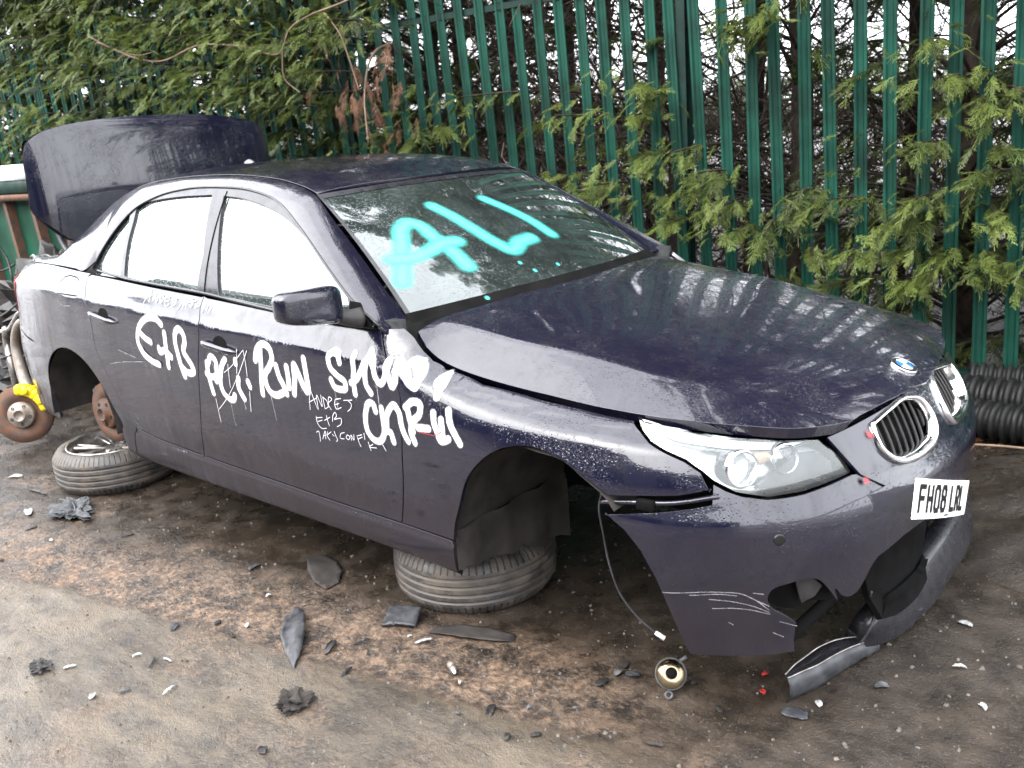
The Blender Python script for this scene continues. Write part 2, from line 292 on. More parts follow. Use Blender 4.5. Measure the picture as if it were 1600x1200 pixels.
def ground_mat():
    m,t,p=nmat('wet yard ground'); P=gpos(t); s=N(t,'SeparateXYZ'); L(t,P,s.inputs[0]); X,Y=s.outputs[0],s.outputs[1]
    n1=noise(t,P,1.6,6,.6); n2=noise(t,P,9,6,.62); n3=noise(t,P,45,6,.7); n4=noise(t,gpos(t,(1,1,1)),150,4,.7)
    ns=noise(t,gpos(t,(3,9,1)),1.6,5,.6)
    # signed distance from the edge of the worn concrete in front (y = -1.07+.204x)
    dl=mth(t,'SUBTRACT',Y,mth(t,'ADD',mth(t,'MULTIPLY',X,.204),-1.072))
    dl=mth(t,'ADD',dl,mth(t,'MULTIPLY',mth(t,'SUBTRACT',n2,.5),.12)); dl=mth(t,'ADD',dl,mth(t,'MULTIPLY',mth(t,'SUBTRACT',n1,.5),.10))
    slab=ramp(t,dl,.02,-.02)
    conc=mixc(t,ramp(t,mth(t,'ADD',mth(t,'MULTIPLY',n1,.5),mth(t,'MULTIPLY',ns,.5)),.38,.62),(.075,.060,.045),(.225,.178,.125))
    conc=mixc(t,ramp(t,n3,.45,.75,0,.5),conc,(.20,.17,.13)); conc=mixc(t,ramp(t,n2,.52,.68,0,.75),conc,(.040,.036,.031))
    wet=mixc(t,ramp(t,n2,.3,.7),(.028,.021,.016),(.090,.068,.050)); wet=mixc(t,ramp(t,n3,.52,.75,0,.5),wet,(.085,.065,.048))
    # crumbled orange sand / sawdust band
    lo=mth(t,'MULTIPLY',ramp(t,dl,-.03,.06),ramp(t,dl,.52,.18)); lo=mth(t,'MULTIPLY',lo,ramp(t,X,.55,-.1))
    nb=mth(t,'ADD',mth(t,'MULTIPLY',n2,.62),mth(t,'MULTIPLY',n3,.48))
    pat=ramp(t,nb,.42,.68)
    pat2=mth(t,'MULTIPLY',ramp(t,noise(t,gpos(t),2.3,4),.5,.62),pat)
    far=mth(t,'MULTIPLY',ramp(t,Y,-.6,-1.0),pat2)
    om=mth(t,'MAXIMUM',mth(t,'MULTIPLY',lo,pat),mth(t,'MULTIPLY',far,.45))
    og=mixc(t,ramp(t,n3,.35,.7),(.17,.095,.055),(.46,.31,.20))
    c=mixc(t,slab,wet,conc); c=mixc(t,om,c,og)
    # dark damp soil and leaf litter by the fence
    soil=ramp(t,mth(t,'ADD',Y,mth(t,'MULTIPLY',n1,.6)),.9,1.6); c=mixc(t,soil,c,mixc(t,ramp(t,n3,.4,.65),(.015,.012,.009),(.065,.048,.034)))
    bank=ramp(t,mth(t,'SUBTRACT',Y,mth(t,'MULTIPLY',X,.14)),3.5,5.5); c=mixc(t,bank,c,mixc(t,n2,(.11,.080,.055),(.20,.15,.11)))
    c=mixc(t,.57,c,(0,0,0)); L(t,c,p.inputs['Base Color'])
    wetn=ramp(t,mth(t,'ADD',mth(t,'MULTIPLY',n1,.6),mth(t,'MULTIPLY',n2,.4)),.42,.60)
    L(t,mth(t,'ADD',mth(t,'MULTIPLY',wetn,.40),mth(t,'ADD',mth(t,'MULTIPLY',om,.3),.10)),p.inputs['Roughness'])
    p.inputs['Specular IOR Level'].default_value=.5
    spk=ramp(t,noise(t,P,210,3,.8),.56,.66); spk2=ramp(t,noise(t,P,120,4,.8),.58,.68)
    cc=mixc(t,mth(t,'MULTIPLY',spk,.55),c,(.010,.009,.008)); cc=mixc(t,mth(t,'MULTIPLY',spk2,.45),cc,(.16,.13,.10)); L(t,cc,p.inputs['Base Color'])
    hh=mth(t,'ADD',mth(t,'MULTIPLY',n3,.5),mth(t,'ADD',mth(t,'MULTIPLY',n4,.3),mth(t,'MULTIPLY',om,.4)))
    bump(t,p,hh,.8,.012); return m
def rust_mat(name,c1,c2,rough=.8,metal=.2,scale=18):
    m,t,p=nmat(name); v=gpos(t); f=ramp(t,noise(t,v,scale,6,.65),.38,.62); L(t,mixc(t,f,c1,c2),p.inputs['Base Color']); p.inputs['Roughness'].default_value=rough
    L(t,ramp(t,f,0,1,metal,0),p.inputs['Metallic']); bump(t,p,noise(t,v,scale*4,5),.5,.003); return m
def build_mats():
    M['paint']=car_paint()
    M['glass']=glass_mat('side glass',(.10,.16,.15),.02,haze=.20,refl=1.9)
    M['screen']=glass_mat('windscreen glass',(.42,.50,.48),.02,haze=.24,hz_col=(.13,.17,.165))
    M['rglass']=glass_mat('rear glass',(.25,.32,.31),.02,haze=.15)
    M['lens']=glass_mat('lamp lens',(.93,.95,.96),.03,haze=.04,hz_col=(.6,.62,.62),refl=1.1,drops=.06)
    M['trim']=simple('wet black trim',(.020,.020,.025),.28,0,.3,30,.1,.35,.25)
    M['pipe']=simple('dirty black pipe',(.010,.010,.010),.5,0,.4,20,.3,.2)
    M['plastic']=simple('grimy black plastic',(.026,.024,.023),.55,0,.5,14,.35)
    M['greyplastic']=simple('scuffed grey plastic',(.058,.060,.066),.42,0,.5,22,.2)
    M['liner']=simple('muddy arch liner',(.034,.029,.026),.8,0,.5,9,.5)
    M['chrome']=simple('chrome',(.75,.75,.76),.12,1,.1,30)
    M['silver']=simple('silver reflector',(.88,.89,.90),.32,1,.05,30)
    M['chip']=simple('dirty white plastic',(.42,.42,.41),.5,0,.4,60)
    M['amber']=simple('amber bulb tint',(.55,.36,.22),.3,.3,.1,30)
    M['alloy']=simple('dirty alloy',(.34,.32,.30),.38,.9,.35,26,.1)
    M['rubber']=simple('muddy tyre rubber',(.034,.030,.027),.62,0,.45,16,.35)
    M['rust']=rust_mat('rusty steel',(.12,.055,.03),(.055,.036,.028))
    M['hubsteel']=rust_mat('grey hub steel',(.26,.24,.22),(.16,.12,.09),.5,.6,30)
    M['yellow']=simple('yellow caliper paint',(.72,.52,.01),.4,0,.2,30,.1)
    M['white']=simple('white plastic',(.78,.78,.78),.4,0,.1,30)
    M['plate']=simple('white number plate',(.80,.80,.79),.3,0,.06,18)
    M['black']=simple('black lettering',(.012,.012,.013),.35,0,.1,30)
    M['red']=simple('red lamp lens',(.38,.03,.03),.2,0,.1,30)
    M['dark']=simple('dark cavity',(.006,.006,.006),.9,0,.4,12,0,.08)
    M['seat']=simple('dark cloth',(.030,.032,.034),.85,0,.3,60)
    M['pale']=simple('green painted steel',(.0050,.054,.036),.6,0,.45,3,.1,.18)
    M['rail']=simple('weathered green steel',(.005,.028,.021),.6,0,.4,8,.15,.2)
    M['skip']=simple('green skip paint',(.007,.075,.042),.6,0,.4,3,.2,.2)
    M['bark']=simple('conifer bark',(.045,.032,.024),.9,0,.5,24,.8)
    M['twig']=simple('bare twig bark',(.085,.064,.050),.9,0,.4,14,.2)
    M['vine']=simple('pale dry stem',(.22,.15,.10),.8,0,.2,14,.2)
    M['leaf']=leaf_mat(); M['ground']=ground_mat()
    M['deadleaf']=simple('brown dead foliage',(.13,.060,.030),.8,0,.5,12)
    M['stone']=simple('stone chips',(.12,.105,.09),.8,0,.6,7,.3)
    M['wall']=simple('grey cladding',(.16,.18,.18),.8,0,.15,2)
    M['roofing']=simple('slate cladding',(.05,.065,.07),.7,0,.15,2)
    M['blue']=simple('blue enamel',(.03,.16,.45),.2,0,.05,30)
    M['ugh']=simple('brass reflector',(.36,.29,.18),.3,1,.15,30)
    M['grey']=simple('ash grey fluff',(.10,.105,.11),.9,0,.4,40,.4)
    M['spray']=spray_mat('white spray paint',(.80,.80,.80),.62)
    M['runs']=spray_mat('thin paint runs',(.75,.75,.77),1.0,.38)
    M['teal']=spray_mat('turquoise spray paint',(.06,.50,.43),.95)
    M['scratch']=spray_mat('scratched lines',(.62,.62,.64),.9)
    M['scuff']=spray_mat('scuffed plastic',(.34,.34,.36),1.0,.8)
    M['redspray']=spray_mat('red crayon mark',(.22,.025,.03),.98)
build_mats()
# ---------------------------------------------------------------- object helpers
def finish(me,mat,smooth=True):
    for m in (mat if isinstance(mat,(list,tuple)) else [mat]): me.materials.append(m)
    if smooth: me.shade_smooth()
def wloc(o):
    v=Vector((0,0,0))
    while o is not None: v=v+Vector(o.location); o=o.parent
    return v
def obj(name,V,F,mat,parent=None,smooth=True,nrm=None,uv=None,loc=None,label=None):
    """one mesh object from world-space vertices"""
    V=np.asarray(V,float).reshape(-1,3)
    me=bpy.data.meshes.new(name)
    if loc is None: loc=Vector((0,0,0)) if parent else Vector(((V[:,0].min()+V[:,0].max())/2,(V[:,1].min()+V[:,1].max())/2,V[:,2].min()))
    base=(wloc(parent)+Vector(loc)) if parent else Vector(loc)
    V=V-np.array(base)
    if isinstance(F,np.ndarray):
        k=F.shape[1]; me.vertices.add(len(V)); me.vertices.foreach_set('co',V.ravel()); me.loops.add(F.size); me.loops.foreach_set('vertex_index',F.ravel().astype(np.int32))
        me.polygons.add(len(F)); me.polygons.foreach_set('loop_start',np.arange(0,F.size,k,dtype=np.int32)); me.update(calc_edges=True)
    else: me.from_pydata(V.tolist(),[],F); me.update()
    finish(me,mat,smooth)
    if uv is not None:
        l=me.uv_layers.new(name='UVMap'); idx=np.empty(len(me.loops),int); me.loops.foreach_get('vertex_index',idx); l.data.foreach_set('uv',np.asarray(uv)[idx].ravel())
    if nrm is not None: me.normals_split_custom_set_from_vertices(np.asarray(nrm).tolist())
    o=bpy.data.objects.new(name,me); o.location=loc; o.parent=parent; COL.objects.link(o)
    if label: o['label']=label
    return o
def empty(name,loc,parent=None):
    o=bpy.data.objects.new(name,None); o.location=loc; o.empty_display_size=.1; o.parent=parent; COL.objects.link(o); return o
def tag(o,label,cat,group=None):
    o['label']=label; o['category']=cat
    if group: o['group']=group
    return o
def struct(o,kind='structure',label=None,cat=None):
    o['kind']=kind
    if label: o['label']=label
    if cat: o['category']=cat
    return o
def dup(o,loc,rot=None,label=None,scale=None,parent=None):
    c=o.copy(); COL.objects.link(c); c.parent=parent
    if parent is None:
        c.location=loc
        if rot is not None: c.rotation_euler=rot
        if scale: c.scale=(scale,)*3 if not isinstance(scale,(tuple,list)) else scale
    if label: c['label']=label
    for ch in list(o.children): dup(ch,None,parent=c)
    return c
class MB:
    """collects simple shapes into one mesh"""
    def __init__(s): s.V=[];s.F=[]
    def add(s,V,F): n=len(s.V); s.V+= [tuple(map(float,v)) for v in V]; s.F+=[tuple(int(i)+n for i in f) for f in F]; return s
    def box(s,c,d,R=None,bev=0):
        x,y,z=[q/2 for q in d]
        if bev:
            b=bev; V=[]
            for sx in (-1,1):
                for sy in (-1,1):
                    for sz in (-1,1):
                        V+=[(sx*(x-b),sy*(y-b),sz*z),(sx*(x-b),sy*y,sz*(z-b)),(sx*x,sy*(y-b),sz*(z-b))]
            import bmesh
            bm=bmesh.new(); [bm.verts.new(v) for v in V]; bmesh.ops.convex_hull(bm,input=bm.verts); bm.verts.index_update()
            V=[tuple(v.co) for v in bm.verts];F=[tuple(v.index for v in f.verts) for f in bm.faces]; bm.free()
        else:
            V=[(-x,-y,-z),(x,-y,-z),(x,y,-z),(-x,y,-z),(-x,-y,z),(x,-y,z),(x,y,z),(-x,y,z)]
            F=[(3,2,1,0),(4,5,6,7),(0,1,5,4),(1,2,6,5),(2,3,7,6),(3,0,4,7)]
        V=np.array(V)
        if R is not None: V=V@np.array(R).T
        return s.add(V+np.array(c),F)
    def tube(s,P,r,n=8,cap=True):
        P=np.asarray(P,float);m=len(P);r=np.broadcast_to(np.asarray(r,float),(m,))
        T=np.gradient(P,axis=0);T/=np.linalg.norm(T,axis=1)[:,None]+1e-12
        u=np.array([0,0,1.]) if abs(T[0][2])<.9 else np.array([1.,0,0]);V=[]
        for i in range(m):
            u=u-T[i]*(u@T[i]);u/=np.linalg.norm(u)+1e-12;v=np.cross(T[i],u)
            a=np.arange(n)*2*np.pi/n;V+=list(P[i]+r[i]*(np.cos(a)[:,None]*u+np.sin(a)[:,None]*v))
        F=[(i*n+j,i*n+(j+1)%n,(i+1)*n+(j+1)%n,(i+1)*n+j) for i in range(m-1) for j in range(n)]
        if cap: F+=[tuple(range(n))[::-1],tuple((m-1)*n+j for j in range(n))]
        return s.add(V,F)
    def lathe(s,prof,c,axis=(0,0,1),n=48,closed=False,x0=None,a0=0,a1=2*math.pi):
        ax=np.array(axis,float);ax/=np.linalg.norm(ax);u=np.array(x0 if x0 is not None else ((1,0,0) if abs(ax[0])<.9 else (0,1,0)),float);u-=ax*(u@ax);u/=np.linalg.norm(u);v=np.cross(ax,u)
        full=abs(a1-a0-2*math.pi)<1e-6;k=n if full else n+1;V=[]
        for (r,h) in prof:
            for j in range(k):
                a=a0+(a1-a0)*j/n;V.append(np.array(c)+ax*h+r*(math.cos(a)*u+math.sin(a)*v))
        m=len(prof);F=[]
        rng=range(m if closed else m-1)
        for i in rng:
            for j in range(n): F.append((i*k+j,i*k+(j+1)%k,((i+1)%m)*k+(j+1)%k,((i+1)%m)*k+j))
        return s.add(V,F)
    def obj(s,name,mat,parent=None,**kw): return obj(name,s.V,s.F,mat,parent,**kw)
def inpoly(P,poly):
    P=np.asarray(P);poly=np.asarray(poly);x,y=P[:,0],P[:,1];c=np.zeros(len(P),bool)
    x1,y1=poly[:,0],poly[:,1];x2,y2=np.roll(x1,-1),np.roll(y1,-1)
    for a,b,cc,d in zip(x1,y1,x2,y2):
        if b==d: continue
        k=((b>y)!=(d>y));k&=x<(cc-a)*(y-b)/(d-b)+a;c^=k
    return c
def inset(poly,d,sc_=(1,1)):
    P=np.asarray(poly,float)*np.array(sc_);n=len(P)
    A=.5*np.sum(P[:,0]*np.roll(P[:,1],-1)-np.roll(P[:,0],-1)*P[:,1])
    if A<0:P=P[::-1]
    e=np.roll(P,-1,0)-P;e/=np.linalg.norm(e,axis=1)[:,None]+1e-12;nn=np.stack([-e[:,1],e[:,0]],1)
    a=np.roll(nn,1,0);b=nn;s=a+b;l=(s*s).sum(1)[:,None];q=P+s/np.maximum(l,.7)*2*d
    return q/np.array(sc_)
def dens(poly,step):
    P=np.asarray(poly,float);Q=np.roll(P,-1,0);o=[]
    for a,b in zip(P,Q):
        n=max(1,int(np.ceil(np.linalg.norm(b-a)/step)))
        for i in range(n):o.append(a+(b-a)*i/n)
    return np.array(o)
def sdist(P,poly):
    P=np.asarray(P);d=np.full(len(P),9.)
    A=np.asarray(poly);B=np.roll(A,-1,0)
    for a,b in zip(A,B):
        ab=b-a;t=np.clip(((P-a)@ab)/(ab@ab+1e-12),0,1);d=np.minimum(d,np.linalg.norm(P-a-t[:,None]*ab,axis=1))
    return d
def panel(name,surf,outline,mat,parent,gap=.0028,step=.022,holes=(),depth=.014,side=0,off=0.,feats=(),sc_=(1,1),flange=True,label=None,disp=None,hflange=True,mats2=None):
    """trimmed piece of a surface with folded edges; side=1 mirrors it to the car's left"""
    out=dens(inset(outline,gap,sc_),step*.8/np.mean(sc_)); hs=[dens(inset(h,-gap,sc_),step*.8/np.mean(sc_)) for h in holes]
    mn,mx=out.min(0),out.max(0); sx,sy=step/sc_[0],step/sc_[1]
    gx=np.arange(mn[0]+sx/2,mx[0],sx);gy=np.arange(mn[1]+sy/2,mx[1],sy);G=np.stack(np.meshgrid(gx,gy,indexing='ij'),-1).reshape(-1,2)
    G=np.vstack([G]+[np.asarray(f) for f in feats]) if len(feats) else G
    if len(G):
        k=inpoly(G,out)
        for h in hs:k&=~inpoly(G,h)
        G=G[k]
    if len(G):
        S_=np.array(sc_);d=sdist(G*S_,out*S_)
        for h in hs:d=np.minimum(d,sdist(G*S_,h*S_))
        G=G[d>step*.35]
    loops=[out]+hs;V=np.vstack(loops+[G]);ed=[];n=0
    for l in loops: ed+=[(n+i,n+(i+1)%len(l)) for i in range(len(l))];n+=len(l)
    S_=np.array(sc_)
    r=delaunay_2d_cdt([Vector(v) for v in (V*S_)],ed,[],0,1e-6)
    V=np.array([tuple(v) for v in r[0]])/S_;T=np.array([f for f in r[2] if len(f)==3]);c=V[T].mean(1)
    k=inpoly(c,out)
    for h in hs:k&=~inpoly(c,h)
    T=T[k]
    h_=.0015
    P=surf.ev(V[:,0],V[:,1]);du=surf.ev(V[:,0]+h_/sc_[0],V[:,1])-surf.ev(V[:,0]-h_/sc_[0],V[:,1]);dv=surf.ev(V[:,0],V[:,1]+h_/sc_[1])-surf.ev(V[:,0],V[:,1]-h_/sc_[1])
    Nn=np.cross(du,dv);Nn/=np.linalg.norm(Nn,axis=1)[:,None]+1e-12
    ref=getattr(surf,'out',1);Nn*=ref
    if disp is not None: off=off+disp(V)
    P=P+Nn*(off if np.ndim(off)==0 else off[:,None])
    # orient faces
    a,b,cc=P[T[:,0]],P[T[:,1]],P[T[:,2]];fn=np.cross(b-a,cc-a);w_=(fn*Nn[T[:,0]]).sum(1)<0;T[w_]=T[w_][:,::-1]
    Vs=[P];Ns=[Nn];Fs=T.tolist()
    if flange:
        tree={}
        allE={}
        for f in Fs:
            for i in range(3):
                e=(f[i],f[(i+1)%3]);allE[e]=1
        bd=[e for e in allE if (e[1],e[0]) not in allE];base=len(P);idx={};ex=[];en=[]
        cx=P.mean(0)
        ids=sorted({v for e in bd for v in e});pos={v:i for i,v in enumerate(ids)};m=len(ids)
        # boundary outward direction
        od=np.zeros((m,3))
        for a_,b_ in bd:
            d_=np.cross(P[b_]-P[a_],Nn[a_]);d_/=np.linalg.norm(d_)+1e-12;od[pos[a_]]+=d_;od[pos[b_]]+=d_
        od/=np.linalg.norm(od,axis=1)[:,None]+1e-12
        Pi=P[ids];Ni=Nn[ids]
        r1=Pi;r2=Pi+od*.0010-Ni*.0014;r3=Pi+od*.0010-Ni*depth
        n1=Ni*.9+od*.43;n2=od
        Vs+=[r1,r2,r2,r3];Ns+=[n1,od,od,od]
        for a_,b_ in bd:
            A,B=pos[a_],pos[b_];o0=base;
            Fs.append((o0+B,o0+A,o0+m+A,o0+m+B));Fs.append((o0+2*m+B,o0+2*m+A,o0+3*m+A,o0+3*m+B))
    V3=np.vstack(Vs);N3=np.vstack(Ns);N3/=np.linalg.norm(N3,axis=1)[:,None]+1e-12
    if side==1:
        V3=V3*[1,-1,1];N3=N3*[1,-1,1];Fs=[tuple(f)[::-1] for f in Fs]
    V3=V3+[0,0,GZ]
    return obj(name,V3,[tuple(f) for f in Fs],mat,parent,nrm=N3,label=label)
def ribbon_group(name,surf,strokes,mat,parent,off=.0012,side=0,aspect=(1,1),label=None,wscale=1.0):
    V=[];F=[];UV=[];NN=[];kk=0
    for w_,pts in strokes:
        w_=w_*wscale
        P=np.array(pts,float)*np.array(aspect);
        if len(P)<2: continue
        P=spl(P,max(5,int(np.linalg.norm(np.diff(P,axis=0),axis=1).sum()/.006)+2))
        T=np.gradient(P,axis=0);T/=np.linalg.norm(T,axis=1)[:,None]+1e-12
        # round ends
        e=w_/2;P=np.vstack([P[0]-T[0]*e,P[0]-T[0]*e*.5,P,P[-1]+T[-1]*e*.5,P[-1]+T[-1]*e]);T=np.vstack([T[0],T[0],T,T[-1],T[-1]])
        cap=np.zeros(len(P));cap[[0,-1]]=1;cap[[1,-2]]=.5
        nrm2=np.stack([-T[:,1],T[:,0]],1);R_=7;b=len(V)
        for j in range(R_):
            q=(P+nrm2*(j/(R_-1)-.5)*w_)/np.array(aspect)
            p=surf.ev(q[:,0],q[:,1]);h_=.002
            n=np.cross(surf.ev(q[:,0]+h_/aspect[0],q[:,1])-p,surf.ev(q[:,0],q[:,1]+h_/aspect[1])-p);n/=np.linalg.norm(n,axis=1)[:,None]+1e-12;n*=getattr(surf,'out',1)
            V+=list(p+n*(off+kk*.00006));NN+=list(n);UV+=[(c_,j/(R_-1)) for c_ in cap]
        L_=len(P)
        for j in range(R_-1):
            for i in range(L_-1): F.append((b+j*L_+i,b+j*L_+i+1,b+(j+1)*L_+i+1,b+(j+1)*L_+i))
        kk+=1
    V=np.array(V)+[0,0,GZ]
    return obj(name,V,F,mat,parent,nrm=NN,uv=UV,label=label)
